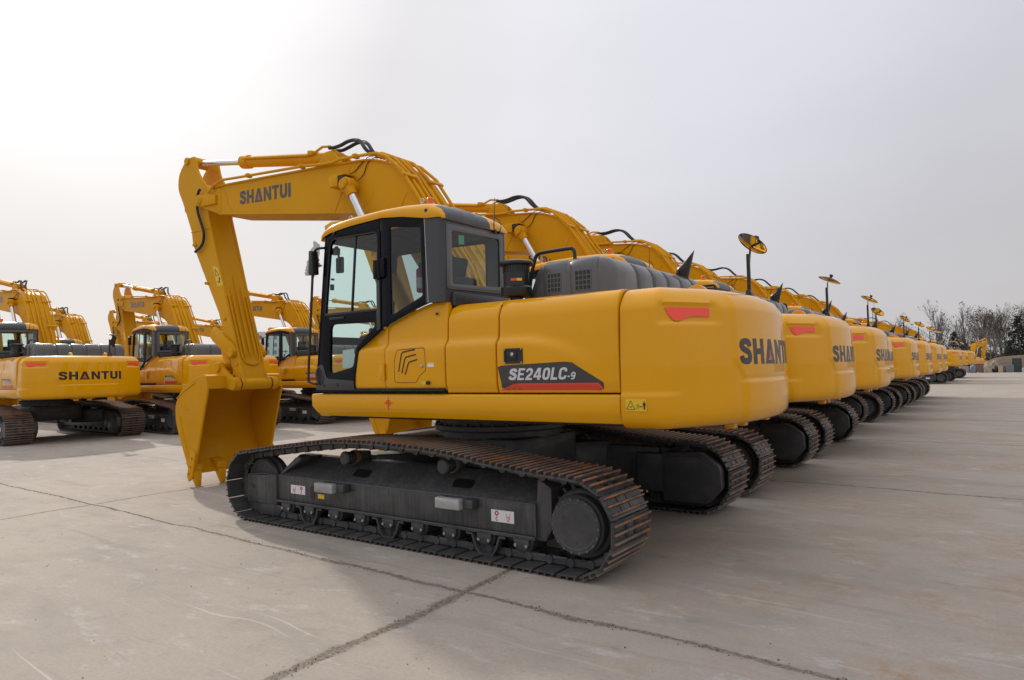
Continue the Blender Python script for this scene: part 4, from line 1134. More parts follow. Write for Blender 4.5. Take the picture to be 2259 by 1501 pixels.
    # arm
    outer = [(5.93, 4.985), (6.05, 4.945), (6.168, 4.842)] + [(v.x, v.y) for v in catmull([(6.215, 4.80, 0), (6.257, 4.66, 0), (6.243, 4.50, 0), (6.115, 4.28, 0), (5.87, 3.80, 0)], 3)][1:] + [(5.835, 3.60), (5.59, 3.20), (5.14, 2.49), (5.03, 2.22), (4.78, 1.62), (4.70, 1.46), (4.62, 1.375), (4.53, 1.39), (4.49, 1.46)]
    inner = [(4.575, 1.62), (5.02, 2.86), (5.20, 3.40), (5.41, 4.0), (5.40, 4.30), (5.42, 4.42)] + [(v.x, v.y) for v in catmull([(5.50, 4.50, 0), (5.60, 4.60, 0), (5.70, 4.74, 0), (5.76, 4.92, 0)], 3)] + [(5.80, 4.975)]
    mb = MB()
    for s in (1, -1): mb.prism(outer + inner, 'XZ', s * .172, s * .205, .004, 1)
    core = [(5.62, 4.52), (6.10, 4.42), (6.09, 4.27), (5.85, 3.80), (5.81, 3.60), (5.57, 3.20), (5.12, 2.49), (5.01, 2.23), (4.76, 1.62), (4.64, 1.44), (4.55, 1.47), (4.585, 1.62), (5.035, 2.86), (5.215, 3.40), (5.425, 4.0), (5.41, 4.36), (5.47, 4.45)]
    mb.prism(core, 'XZ', -.174, .174, 0)
    mb.cyl((4.573, -.26, 1.433), (4.573, .26, 1.433), .082, n=26, bevel=.008)
    # long ribs pressed into the face towards the cab
    L0, L1 = Vector((4.575, 0, 1.62)), Vector((5.02, 0, 2.86)); L2 = Vector((5.20, 0, 3.40))
    dl = (L1 - L0).normalized(); nl = Vector((-dl.z, 0, dl.x))
    for y, a, c in ((.085, .16, 1.36), (0, .16, 1.56), (-.085, .16, 1.36)):
        pth = [L0 + dl * (a + (c - a) * i / 10) + nl * (.008 if 0 < i < 10 else -.012) + Vector((0, y * (1 if i < 9 else 1.0), 0)) for i in range(11)]
        mb.tube(pth, [.004 if i in (0, 10) else .020 - .012 * (i / 10) for i in range(11)], 8)
    U = [L0 + dl * 1.2 + Vector((0, .145, 0)), L0 + dl * .22 + Vector((0, .145, 0)), L0 + dl * .12 + Vector((0, .10, 0)), L0 + dl * .09 + Vector((0, 0, 0)), L0 + dl * .12 + Vector((0, -.10, 0)), L0 + dl * .22 + Vector((0, -.145, 0)), L0 + dl * 1.2 + Vector((0, -.145, 0))]
    mb.tube([p + nl * .006 for p in U], .012, 8)
    mb.tube([(5.88, .207, 3.79), (5.35, .207, 3.79)], .007, 6)
    mb.cyl((5.98, .20, 4.93), (5.98, .235, 4.93), .06, n=18, bevel=.008)
    for x, z in ((5.80, 3.62), (5.47, 3.0)): mb.cyl((x - .06, .205, z - .05), (x - .02, .235, z - .04), .022, n=8)
    for x, z in ((4.735, 1.94), (4.68, 1.72), (4.98, 2.39)): mb.cyl((x, .20, z), (x, .225, z), .026, n=10, bevel=.006)
    ar = mb.build('arm', YEL2, root, 32)
    k = MB(); k.raw([(5.30, .2065, 3.21), (5.15, .2065, 3.165), (5.02, .2065, 2.90), (5.165, .2065, 2.885)], [(0, 1, 2, 3)]); st = k.build('warning_sticker', STY, ar, smooth=False)
    k = MB(); k.tube([(5.235, .2085, 3.155), (5.205, .2085, 3.045), (5.125, .2085, 3.06)], .004, 4, closed=True); k.tube([(5.16, .2085, 2.965), (5.125, .2085, 2.94), (5.09, .2085, 2.945)], .006, 4); k.box(5.10, 5.125, .2075, .2095, 2.955, 3.02); k.build('pictogram', INK, st, smooth=False)
    k = MB()
    k.tube(catmull([(5.47, .30, 4.375), (5.55, .28, 4.345), (5.635, .25, 4.22), (5.615, .25, 4.06), (5.50, .25, 3.83), (5.45, .25, 3.69), (5.505, .25, 3.545), (5.69, .25, 3.46)], 6), .021, 8); k.build('hydraulic_hose', HOSE, ar)
    # bucket cylinder and linkage
    p0, p1 = Vector((6.22, 0, 4.25)), Vector((5.22, 0, 2.16)); dd = (p1 - p0).normalized()
    mb = MB(); mb.cyl(p0 + dd * .05, p0 + dd * 1.35, .075, n=20, bevel=.01); mb.cyl(p0 + Vector((0, -.08, 0)), p0 + Vector((0, .08, 0)), .08, n=16); cy = mb.build('bucket_cylinder', YEL2, root)
    k = MB(); k.cyl(p0 + dd * 1.33, p1, .04, n=16); k.build('piston_rod', CHROME, cy)
    mb = MB()
    for s in (1, -1):
        mb.prism(rpoly([(5.28, 2.22), (5.18, 2.28), (4.72, 2.0), (4.66, 1.90), (4.72, 1.80), (4.82, 1.83), (5.24, 2.08)], [.05, .05, .06, .05, .06, .03, .05]), 'XZ', s * .235 - .022, s * .235 + .022, .008)
        mb.cyl((4.745, s * .20, 1.885), (4.745, s * .285, 1.885), .07, n=20, bevel=.008)
    mb.prism(rpoly([(5.28, 2.16), (5.16, 2.20), (4.90, 1.68), (4.97, 1.60), (5.06, 1.64)], .04), 'XZ', -.15, .15, .012); mb.cyl((5.22, -.26, 2.16), (5.22, .26, 2.16), .06, n=16); mb.cyl((4.975, -.24, 1.68), (4.975, .24, 1.68), .058, n=16)
    mb.build('bucket_link', YEL2, root)
    # bucket
    outl = [(4.752, 1.377), (4.79, 1.55), (4.88, 1.565)] + [(v.x, v.y) for v in catmull([(5.05, 1.535, 0), (5.321, 1.43, 0), (5.50, 1.29, 0), (5.592, 1.13, 0), (5.592, .95, 0), (5.53, .76, 0), (5.45, .60, 0), (5.355, .42, 0), (5.25, .26, 0)], 4)]
    lip = [(5.15, .13), (5.10, .15)]
    mb = MB()
    for s in (1, -1):
        side = outl + [(5.20, .225), (5.115, .235), (5.06, .43), (4.90, .92)]
        mb.prism(side, 'XZ', s * .585, s * .615, .004, 1)
        mb.prism(rpoly([(5.06, .50), (5.02, .46), (5.10, .13), (5.20, .06), (5.24, .14), (5.14, .5)], .015), 'XZ', s * .615, s * .645, .006)    # side cutter
        mb.tube([(4.765, s * .60, 1.36), (4.90, s * .60, .93), (5.10, s * .60, .24)], .019, 6)
        mb.tube([(5.55, s * .618, 1.24), (5.34, s * .618, 1.36), (5.08, s * .618, 1.46)], .009, 6); mb.tube([(5.24, s * .618, 1.08), (5.53, s * .618, 1.20)], .008, 6)
        mb.tube([(5.25, s * .617, .42), (5.40, s * .617, .75), (5.47, s * .617, .98)], .010, 6)
        for x, z in ((5.11, .40), (5.15, .28), (5.19, .18)): mb.cyl((x, s * .64, z), (x, s * .662, z), .018, n=6)
    strip(mb, [(4.77, 1.40), (4.80, 1.55)] + outl[2:] + [(5.18, .215), (5.12, .195)], .026, -.60, .60)
    mb.box(4.745, 4.80, -.6, .6, 1.375, 1.40, .004)
    strip(mb, [(5.30, .33), (5.19, .215), (5.115, .19)], .04, -.615, .615)
    for s in (1, -1):       # ears
        ear = rpoly([(4.47, 1.40), (4.52, 1.34), (4.78, 1.36), (5.12, 1.50), (5.05, 1.74), (4.94, 1.77), (4.86, 1.66), (4.66, 1.53), (4.52, 1.53)], [.05, .05, .03, .03, .06, .07, .05, .06, .06])
        mb.prism(ear, 'XZ', s * .29 - .03, s * .29 + .03, .01)
        mb.cyl((4.573, s * .275, 1.433), (4.573, s * .36, 1.433), .088, n=24, bevel=.01); mb.cyl((4.975, s * .30, 1.68), (4.975, s * .35, 1.68), .07, n=20, bevel=.008)
    bu = mb.build('bucket', BUCK, root, 32)
    k = MB(); k.cyl((4.573, -.252, 1.433), (4.573, -.243, 1.433), .09, n=24); k.cyl((4.573, .243, 1.433), (4.573, .252, 1.433), .09, n=24); k.build('dust_seal', BLK, bu)
    for i in range(4):
        y = .565 - .377 * i
        k = MB()
        def tp(v, y=y): return (v[0], y + v[1] * (1 - .38 * sstep(.2, 0, v[2])), v[2])
        k.prism([(5.30, .345), (5.13, .285), (5.085, .20), (5.066, .0), (5.098, .0), (5.20, .18)], 'XZ', -.062, .062, .008, fn=tp)
        k.prism([(5.29, .36), (5.09, .30), (5.082, .215), (5.20, .19)], 'XZ', -.072, .072, .01, fn=tp)
        k.build('tooth', BUCK, bu)

def aim_mirror(d, v):
    """turn the round mirror so that its glass faces along v (right, up, back of the yard view)"""
    n = (Matrix(RM) @ Vector(v)).normalized()
    d.rotation_euler = Vector((0, 0, -1)).rotation_difference(n).to_euler()
def rear_mirror(root):
    k = MB(); k.prism([(-2.33, 2.12), (-2.43, 2.12), (-2.395, 2.24), (-2.365, 2.24)], 'XZ', -.575, -.485, .006); k.box(-2.395, -2.365, -.545, -.515, 2.2, 2.575, .004)
    k.prism(rpoly([(-.51, 2.42), (-.51, 2.575), (-.545, 2.56), (-.56, 2.545), (-.60, 2.66), (-.63, 2.64), (-.565, 2.45)], .008), 'YZ', -2.385, -2.375, .002)
    k.build('mirror_pole', BLK, root)
    k = MB(); n = 28
    prof = [(0, -.028), (.07, -.022), (.12, -.008), (.145, .004), (.15, .008), (.145, .012)]
    k.grid([[(r * math.cos(2 * math.pi * i / n), r * math.sin(2 * math.pi * i / n), -z) for i in range(n)] for r, z in prof], closed=True)
    k.cyl((0, 0, .02), (0, 0, .055), .02, n=10); k.box(-.022, .022, -.022, .022, .05, .075, .006)
    d = k.build('rear_mirror', BLK, root)
    k = MB(); k.grid([[(r * math.cos(2 * math.pi * i / n), r * math.sin(2 * math.pi * i / n), -z) for i in range(n)] for r, z in [(0, .030), (.05, .027), (.10, .020), (.142, .010)]], closed=True)
    k.build('mirror_glass', MIRR, d)
    d.location = (-2.41, -.60, 2.685)
    aim_mirror(d, (-.60, -.79, .13))
    return d

# ------------------------------------------------------------------ the ground
def ground():
    mb = MB(); s = 1500; mb.raw([(-s, -s, 0), (s, -s, 0), (s, s, 0), (-s, s, 0)], [(0, 1, 2, 3)])
    m, n, b = mat('concrete_yard')
    g = n.nodes.new('ShaderNodeNewGeometry'); P = g.outputs['Position']
    def dotv(v):
        d = n.nodes.new('ShaderNodeVectorMath'); d.operation = 'DOT_PRODUCT'; n.links.new(P, d.inputs[0]); d.inputs[1].default_value = v; return d.outputs['Value']
    wob = noise(n, .9, 4, P); wob2 = noise(n, 17, 6, P, .75)
    w1 = maprange(n, wob.outputs[0], .2, .8, -.07, .07); w2 = maprange(n, wob2.outputs[0], .2, .8, -.026, .026)
    u = math_(n, 'ADD', math_(n, 'ADD', dotv((1, .012, 0)), w1), w2); v = math_(n, 'ADD', math_(n, 'ADD', dotv((.028, 1, 0)), w1), w2)
    def line(c, c0, per):
        t = math_(n, 'ADD', math_(n, 'DIVIDE', math_(n, 'SUBTRACT', c, c0), per), .5)
        return math_(n, 'MULTIPLY', math_(n, 'ABSOLUTE', math_(n, 'SUBTRACT', math_(n, 'FRACT', t), .5)), per), math_(n, 'FLOOR', t)
    du, cu = line(u, -1.09, 6.08); dv, cv = line(v, 2.142, 5.67)
    # the two joints beside the near machine have crumbled: wider
    nearw = n.nodes.new('ShaderNodeVectorMath'); nearw.operation = 'DISTANCE'; n.links.new(P, nearw.inputs[0]); nearw.inputs[1].default_value = (-1.1, 3.4, 0)
    nw = maprange(n, nearw.outputs['Value'], .4, 4.2, 1, 0)
    nvar = noise(n, 2.6, 3, P)
    wide_u = math_(n, 'ADD', .015, math_(n, 'MULTIPLY', nw, maprange(n, nvar.outputs[0], .3, .7, .004, .048)))
    wide_v = math_(n, 'ADD', .015, math_(n, 'MULTIPLY', nw, maprange(n, nvar.outputs[0], .3, .7, .002, .022)))
    def jl(d, w):
        k = n.nodes.new('ShaderNodeMapRange'); n.links.new(d, k.inputs[0]); n.links.new(math_(n, 'MULTIPLY', w, .55), k.inputs[1]); n.links.new(math_(n, 'MULTIPLY', w, 1.25), k.inputs[2]); k.inputs[3].default_value = 1; k.inputs[4].default_value = 0
        return k.outputs[0]
    def halo(d, w): return maprange(n, d, .0, w, 1, 0)
    joint = math_(n, 'MAXIMUM', jl(du, wide_u), jl(dv, wide_v))
    hal = math_(n, 'MAXIMUM', halo(du, .16), halo(dv, .11))
    # slab to slab tone
    wn_ = n.nodes.new('ShaderNodeTexWhiteNoise'); wn_.noise_dimensions = '2D'
    cmb = n.nodes.new('ShaderNodeCombineXYZ'); n.links.new(cu, cmb.inputs[0]); n.links.new(cv, cmb.inputs[1]); n.links.new(cmb.outputs[0], wn_.inputs[0])
    base = mixcol(n, wn_.outputs['Value'], (.385, .332, .276), (.44, .382, .32))
    n1 = noise(n, .35, 6, P, .6); base = mixcol(n, maprange(n, n1.outputs[0], .35, .7, 0, .55), base, (.31, .275, .238))
    # scuffs drawn out along the driving direction
    mp = n.nodes.new('ShaderNodeMapping'); mp.inputs['Scale'].default_value = (1.0, 1.9, 1); mp.inputs['Rotation'].default_value = (0, 0, R_(-14)); n.links.new(P, mp.inputs[0])
    n2 = noise(n, .9, 8, mp.outputs[0], .68); base = mixcol(n, maprange(n, n2.outputs[0], .48, .70, 0, .62), base, (.235, .216, .196))
    mp2 = n.nodes.new('ShaderNodeMapping'); mp2.inputs['Scale'].default_value = (1.3, 3.0, 1); mp2.inputs['Rotation'].default_value = (0, 0, R_(38)); mp2.inputs['Location'].default_value = (3.1, 7.7, 0); n.links.new(P, mp2.inputs[0])
    n3 = noise(n, 1.3, 10, mp2.outputs[0], .74); base = mixcol(n, maprange(n, n3.outputs[0], .56, .645, 0, .75), base, (.50, .475, .45))
    # rusty marks where tracks have turned, mostly behind the row
    rx = maprange(n, dotv((-1, 0, 0)), 1.6, 3.2, 0, 1); n4 = noise(n, 1.1, 4, P); n5 = noise(n, 9, 6, P, .7)
    rs = math_(n, 'MULTIPLY', math_(n, 'MULTIPLY', rx, maprange(n, n4.outputs[0], .48, .68, 0, 1)), maprange(n, n5.outputs[0], .43, .60, 0, .95))
    base = mixcol(n, rs, base, (.36, .215, .105))
    n6 = noise(n, 40, 8, P, .75); base = mixcol(n, maprange(n, n6.outputs[0], .32, .66, .0, .5), base, (.25, .222, .195), 'MIX')
    n7 = noise(n, 5.5, 6, P, .65); base = mixcol(n, maprange(n, n7.outputs[0], .58, .72, 0, .55), base, (.24, .21, .18))
    base = mixcol(n, math_(n, 'MULTIPLY', hal, maprange(n, n7.outputs[0], .35, .65, .0, .55)), base, (.27, .235, .195))
    jc = mixcol(n, math_(n, 'MULTIPLY', maprange(n, nearw.outputs['Value'], 2.5, 5.5, 1, .1), maprange(n, n6.outputs[0], .35, .62, 0, 1)), (.05, .042, .036), (.29, .24, .19)); base = mixcol(n, joint, base, jc)
    # fine speckle of the aggregate, long drag scratches and dark tyre scrubs
    n8 = noise(n, 150, 4, P, .7); base = mixcol(n, maprange(n, n8.outputs[0], .56, .70, 0, .45), base, (.16, .14, .12))
    for rot, sc_, lo, hi, col_, am, loc in ((8, (.35, 26, 1), .66, .74, (.56, .52, .47), .55, 1.7), (-31, (.5, 20, 1), .67, .76, (.54, .50, .46), .5, 5.2), (3, (.22, 7, 1), .60, .74, (.20, .18, .16), .5, 9.1), (62, (.6, 22, 1), .68, .76, (.17, .15, .135), .45, 3.3)):
        mq = n.nodes.new('ShaderNodeMapping'); mq.inputs['Scale'].default_value = sc_; mq.inputs['Rotation'].default_value = (0, 0, R_(rot)); mq.inputs['Location'].default_value = (loc, loc * 2, 0)
        wv = n.nodes.new('ShaderNodeVectorMath'); wv.operation = 'ADD'; wb = noise(n, .5, 2, P); sv = n.nodes.new('ShaderNodeVectorMath'); sv.operation = 'SCALE'; sv.inputs['Scale'].default_value = .5
        n.links.new(wb.outputs['Color'], sv.inputs[0]); n.links.new(P, wv.inputs[0]); n.links.new(sv.outputs[0], wv.inputs[1]); n.links.new(wv.outputs[0], mq.inputs[0])
        ns = noise(n, 1.0, 5, mq.outputs[0], .6); base = mixcol(n, maprange(n, ns.outputs[0], lo, hi, 0, am), base, col_)
    n.links.new(base, b.inputs['Base Color']); b.inputs['Roughness'].default_value = .82; b.inputs['Specular IOR Level'].default_value = .35
    h = math_(n, 'SUBTRACT', math_(n, 'ADD', math_(n, 'MULTIPLY', n6.outputs[0], .25), math_(n, 'MULTIPLY', n7.outputs[0], .5)), math_(n, 'MULTIPLY', joint, 1.5))
    bump(n, b, h, .35, .012)
    tag(mb.build('ground', m, None, smooth=False), 'pale concrete yard of square slabs', kind='structure')
    # loose grit lying in and beside the crumbled joints
    r = random.Random(11); mb = MB()
    def stone(x, y, s):
        vs = [Vector((r.uniform(-1, 1), r.uniform(-1, 1), r.uniform(-.5, .8))).normalized() * s * r.uniform(.7, 1.1) for _ in range(7)]
        bm = bmesh.new(); [bm.verts.new(v + Vector((x, y, s * .45))) for v in vs]
        bmesh.ops.convex_hull(bm, input=bm.verts); mb.add_bm(bm)
    for i in range(420):
        if i % 2: y = r.uniform(1.7, 5.0); x = -1.10 - .012 * y + r.gauss(0, .035)
        else: x = r.uniform(-4.0, 1.6); y = 2.142 - .028 * x + r.gauss(0, .022)
        stone(x, y, r.uniform(.002, .0075))
    for i in range(160): stone(r.uniform(-4, 6), r.uniform(1.7, 4.6), r.uniform(.002, .007))
    tag(mb.build('gravel', paint('grit', (.13, .11, .09), .9, 0, .3, peel=0), None), 'loose grit along the crumbled joints of the concrete', kind='stuff')
ground()

# ------------------------------------------------------------------ the machines
GMAIN = 'excavators parked side by side in the long near row'
GSEC = 'excavators in the second row, ahead of the long row'
GFAR = 'excavators at the far end of the yard'
def build_excavator(model):
    root = empty('excavator')
    undercarriage(root); upper(root, model); cab(root); front_end(root); rear_mirror(root)
    return root
m1 = build_excavator('SE240LC-9')
tag(m1, 'yellow excavator seen whole from bucket to tail, with bubble wrap on its cab mirror', 'excavator', GMAIN)
by = tree_of(m1)
FARSKIP = ('bolt', 'pictogram', 'hatch_seam', 'lock', 'oval_sticker', 'notice_sticker', 'frame_opening', 'window_seal', 'screw', 'door_latch', 'control_lever', 'paper_sheet', 'fire_extinguisher', 'interior_mirror', 'rubber_stop', 'green_sticker', 'bubble_wrap_sheet', 'decal_ray', 'target_mark', 'dust_seal', 'latch', 'hinge', 'console', 'filter_label', 'lifting_eye')
MID = ('bolt', 'pictogram', 'hatch_seam', 'lock', 'oval_sticker', 'notice_sticker', 'frame_opening', 'paper_sheet', 'fire_extinguisher', 'interior_mirror', 'decal_ray', 'target_mark', 'bubble_wrap_sheet')
def place(x, y, label, group, rz=0, s=1, tilt=None, skip=FARSKIP, src=m1):
    o = copy_tree(src, by, None, skip)
    o.location = (x, y, 0); o.rotation_euler = (0, 0, rz); o.scale = (s, s, s)
    tag(o, label, 'excavator', group)
    if tilt is not None:
        for c in COL.objects:
            if c.parent is o and c.name.startswith('rear_mirror'): aim_mirror(c, tilt)
    return o
ROW = [(0.0, -3.68, (-.34, -.93, -.10), 'second excavator of the long row, its tail directly behind the wholly visible machine'),
       (0.0, -7.42, (-.45, -.89, -.06), 'third excavator of the long row, showing past the tail of the second'),
       (.32, -11.1, (-.62, -.78, .16), 'fourth excavator of the long row, set forward, only a sliver of tail showing'),
       (.12, -14.85, (-.64, -.77, -.04), 'fifth excavator of the long row, next beyond the sliver of the fourth'),
       (.06, -18.6, (-.53, -.85, .1), 'sixth excavator of the long row, third tail from its far end'),
       (0.0, -22.4, (-.45, -.9, .12), 'seventh excavator of the long row, last but one before its far end'),
       (0.0, -26.2, (-.3, -.95, .1), 'eighth yellow excavator, the last tail at the far end of the long row')]
for i, (x, y, tl, lb) in enumerate(ROW):
    place(x, y, lb, GMAIN, 0, 1, tl, MID if i == 0 else FARSKIP)
# second row: same kind of machine with the other model plate
SEC = [(16.8, -2.0, -3, 'excavator seen from behind with the whole name readable across its tail'),
       (15.6, -5.5, -5, 'excavator of the second row with its tail hidden by the upright bucket arm'),
       (14.4, -9.3, -3, 'excavator of the second row whose cab shows between bucket arm and guard bar'),
       (14.4, -13.5, -3, 'excavator of the second row, only its arm showing behind the mirror guard bar')]
first = None
for x, y, rz, lb in SEC:
    if first is None:
        first = place(x, y, lb, GSEC, R_(rz), 1.0, (-.1, -.97, .2), FARSKIP)
        # swap the model plate
        for o in list(COL.objects):
            if o.parent and o.name.startswith('model_decal') and o.parent.parent is first:
                par = o.parent
                for c in [c for c in COL.objects if c.parent is o]: bpy.data.objects.remove(c)
                bpy.data.objects.remove(o)
                def dy(x, z, o): return (x, side_y(x, z) + o, z)
                k = MB(); xl, xr, zb, zt = -.90, -1.66, 1.38, 1.60; w = xl - xr; h = zt - zb
                k.raw([dy(xl, zb, .003), dy(xl, zt, .003), dy(xl - w * .70, zt, .003), dy(xl - w * .80, zt - .03, .003), dy(xr, zb + h * .33, .003), dy(xr, zb, .003)], [list(range(6))]); d = k.build('model_decal', DECAL, par, smooth=False)
                k = MB(); k.raw([dy(xl, zb, .005), dy(xl - w * .03, zb + h * .27, .005), dy(xr, zb + h * .27, .005), dy(xr, zb, .005)], [(0, 1, 2, 3)]); k.build('red_band', REDD, d, smooth=False)
                t = text_mesh('SE245LC', lambda u, v: dy(xl - w * .08 - u, zb + h * .38 + v, .006), h * .5, w * .68, 0, .15, .08); t.build('lettering', [SILT], d, smooth=False)
                break
        by2 = tree_of(first)
    else:
        o = copy_tree(first, by2, None); o.location = (x, y, 0); o.rotation_euler = (0, 0, R_(rz)); tag(o, lb, 'excavator', GSEC)
def place2(x, y, lb, grp, rz=0, s=1):
    o = copy_tree(first, by2, None); o.location = (x, y, 0); o.rotation_euler = (0, 0, rz); o.scale = (s, s, s); tag(o, lb, 'excavator', grp); return o
G3 = 'excavators of the third row, seen only over the second row'
place2(24.4, -6.2, 'excavator of the third row, pipe-clad boom showing over the machine with the readable tail', G3)
place2(26.0, -10.5, 'excavator of the third row, its arm and boom showing under a second-row boom', G3)
place2(26.4, -14.2, 'excavator of the third row with boom lettering showing beside the upright bucket arm', G3)
# the short row at the far end
for x, y, lb in ((.15, -46.5, 'excavator at the far end, its tail first to show past the long row'), (-.05, -51.5, 'excavator at the far end, narrow tail in the middle of the distant three'), (-.35, -61.0, 'excavator at the far end, last tail before the one with a raised arm')):
    place(x, y, lb, GFAR)
place(-2.05, -91.0, 'small distant excavator with its bent arm raised against the trees', GFAR, R_(-108), .80)

# ------------------------------------------------------------------ surroundings
BARK = paint('bark', (.165, .145, .130), .9, 0, .25, peel=0)
NEED = paint('conifer_needles', (.030, .042, .030), .85, 0, .35, (.06, .07, .045), .5, peel=0)
DRY = paint('dry_leaves', (.10, .075, .05), .9, 0, .3, peel=0)
def bare_tree_mesh(seed, h, leaves=0, spread=.32, weep=False):
    r = random.Random(seed); tr = MB(); cr = MB(); tips = []
    def branch(p, d, L, rad, lev):
        n = 4 if lev < 2 else 3
        pts = [p]; q_ = p.copy(); dd = d.copy()
        for i in range(n):
            dd = (dd + Vector((r.gauss(0, .10), r.gauss(0, .10), (.07 if not weep else -.16 * (lev > 1))))).normalized()
            q_ = q_ + dd * L / n; pts.append(q_.copy())
        k = 6 if lev == 0 else 4 if lev == 1 else 3
        (tr if lev == 0 else cr).tube(pts, [rad * (1 - .55 * i / n) for i in range(n + 1)], k)
        if lev >= 4 or rad < .006:
            tips.append(pts[-1]); return
        m = (10, 6, 5, 3)[lev]
        for i in range(m):
            t = r.uniform(.28 if lev == 0 else .2, 1.0); x = t * n; j = min(int(x), n - 1)
            b_ = pts[j].lerp(pts[j + 1], x - j)
            a = r.uniform(0, 6.283); s = r.uniform(spread * .8, spread * 1.9)
            side = dd.orthogonal(); side = Matrix.Rotation(a, 3, dd) @ side
            nd = (dd * math.cos(s) + side.normalized() * math.sin(s)).normalized()
            branch(b_, nd, L * r.uniform(.42, .62) * (1.15 - .45 * t if lev == 0 else 1), rad * r.uniform(.36, .5), lev + 1)
    branch(Vector((0, 0, 0)), Vector((0, 0, 1)), h * .74, h * .016, 0)
    for p in tips:
        if r.random() < leaves:
            for _ in range(3):
                c = p + Vector((r.gauss(0, .12), r.gauss(0, .12), r.gauss(0, .12))); a = Vector((r.gauss(0, 1), r.gauss(0, 1), r.gauss(0, 1))).normalized() * .09; b_ = a.orthogonal().normalized() * .07
                cr.raw([c - a, c + b_, c + a, c - b_], [(0, 1, 2, 3)], 1)
    return tr, cr
def conifer_mesh(seed, h, w):
    r = random.Random(seed); tr = MB(); cr = MB()
    tr.tube([(0, 0, 0), (0, 0, h * .5), (0, 0, h * .97)], [h * .02, h * .012, .01], 6)
    n = int(h * 5)
    for i in range(n):
        z = h * (.06 + .92 * (i / n) ** .9); L = w * (1 - z / h) ** .8 * r.uniform(.75, 1.15) + .1
        for k in range(r.randint(6, 8)):
            a = r.uniform(0, 6.283); d = Vector((math.cos(a), math.sin(a), r.uniform(-.30, .02)))
            ln = L * r.uniform(.6, 1.1)
            cr.tube([(0, 0, z), tuple(Vector((0, 0, z)) + d * ln)], [.02, .006], 3)
            for t in range(int(6 + ln * 9)):
                u = r.uniform(.15, 1.0); p = Vector((0, 0, z)) + d * ln * u + Vector((r.gauss(0, .10), r.gauss(0, .10), r.gauss(-.05, .07)))
                e = (d + Vector((r.gauss(0, .5), r.gauss(0, .5), r.gauss(-.2, .4)))).normalized() * r.uniform(.10, .20); f = e.orthogonal().normalized() * r.uniform(.03, .07)
                cr.raw([p - e * .4, p + f, p + e, p - f], [(0, 1, 2, 3)])
    return tr, cr
BARE = []
for sd, h, lv, sp, wp in ((1, 8.0, .06, .30, False), (2, 8.0, .10, .34, False), (3, 8.0, .16, .30, False), (4, 6.2, .0, .5, True)):
    tr, cr = bare_tree_mesh(sd, h, lv, sp, wp)
    root = empty('bare_tree'); tr.build('trunk', BARK, root, smooth=False); cr.build('crown', [BARK, DRY], root, smooth=False)
    BARE.append(root)
CON = []
for sd, h, w in ((5, 5.0, 2.1), (6, 6.0, 2.6)):
    tr, cr = conifer_mesh(sd, h, w)
    root = empty('conifer_tree'); tr.build('trunk', BARK, root, smooth=False); cr.build('crown', NEED, root, smooth=False)
    CON.append(root)
byt = tree_of(None)
used = set()
def plant(src, x, y, s, rz, label, group):
    if src.name in used: o = copy_tree(src, byt)
    else: o = src; used.add(src.name)
    o.location = (x, y, 0); o.rotation_euler = (0, 0, rz); o.scale = (s, s, s)
    tag(o, label, 'tree', group)
GT = 'leafless trees beyond the yard'
for i, (x, y, k, s, lb) in enumerate([
    (13.8, -113, 2, .80, 'low tree still holding brown leaves, before the lattice mast'),
    (11.2, -116, 1, .74, 'thin leafless tree close beside the lattice mast'),
    (9.4, -112, 1, .76, 'thin leafless tree behind the mirror of the fourth machine'),
    (7.6, -113, 0, .92, 'pale slender leafless tree showing over the fifth machine of the long row'),
    (6.3, -118, 2, .86, 'leafy-tipped bare tree behind the mirror of the fifth machine'),
    (4.0, -114, 1, .72, 'small leafless tree behind the mirror of the sixth machine'),
    (2.6, -110, 0, 1.06, 'tall fan-shaped leafless tree standing clear against the sky'),
    (1.7, -113, 2, .8, 'leafless tree with a few brown leaves, beside the tall fan-shaped tree'),
    (-.2, -116, 1, .72, 'short leafless tree in the gap between the fan-shaped tree and the tree belt'),
    (-1.4, -111, 0, 1.02, 'tall leafless tree that opens the tree belt, above the distant tails'),
    (-2.4, -114, 2, 1.02, 'leafless tree with brown leaves directly above the distant bent arm'),
    (-3.4, -118, 1, 1.08, 'tall leafless tree past the elbow of the distant bent arm'),
    (-4.6, -112, 2, .98, 'leafless tree with brown leaves above the heap of rubble'),
    (-5.4, -116, 0, 1.0, 'leafless tree above the pale wooden crate and the low wall'),
    (-6.3, -112, 1, 1.0, 'leafless tree above the blue grey box and the low wall'),
    (-7.2, -116, 2, 1.04, 'leafless tree with brown leaves above the dark green container'),
    (-8.2, -112, 0, 1.0, 'last leafless tree of the belt, cut by the edge of the photo')]):
    plant(BARE[k], x, y, s, i * 1.3, lb, GT)
for i, (x, y, s, lb) in enumerate([(-4.0, -104, 1.0, 'brown drooping bush-like tree behind the heap of rubble'), (-2.7, -106, .9, 'brown drooping bush-like tree behind the distant bent arm'), (-5.3, -107, .92, 'brown drooping bush-like tree behind the tan weathered crate'), (-1.2, -107, .8, 'small drooping bush-like tree behind the distant tails')]):
    plant(BARE[3], x, y, s, i * 2.1, lb, 'low drooping trees behind the tan wall')
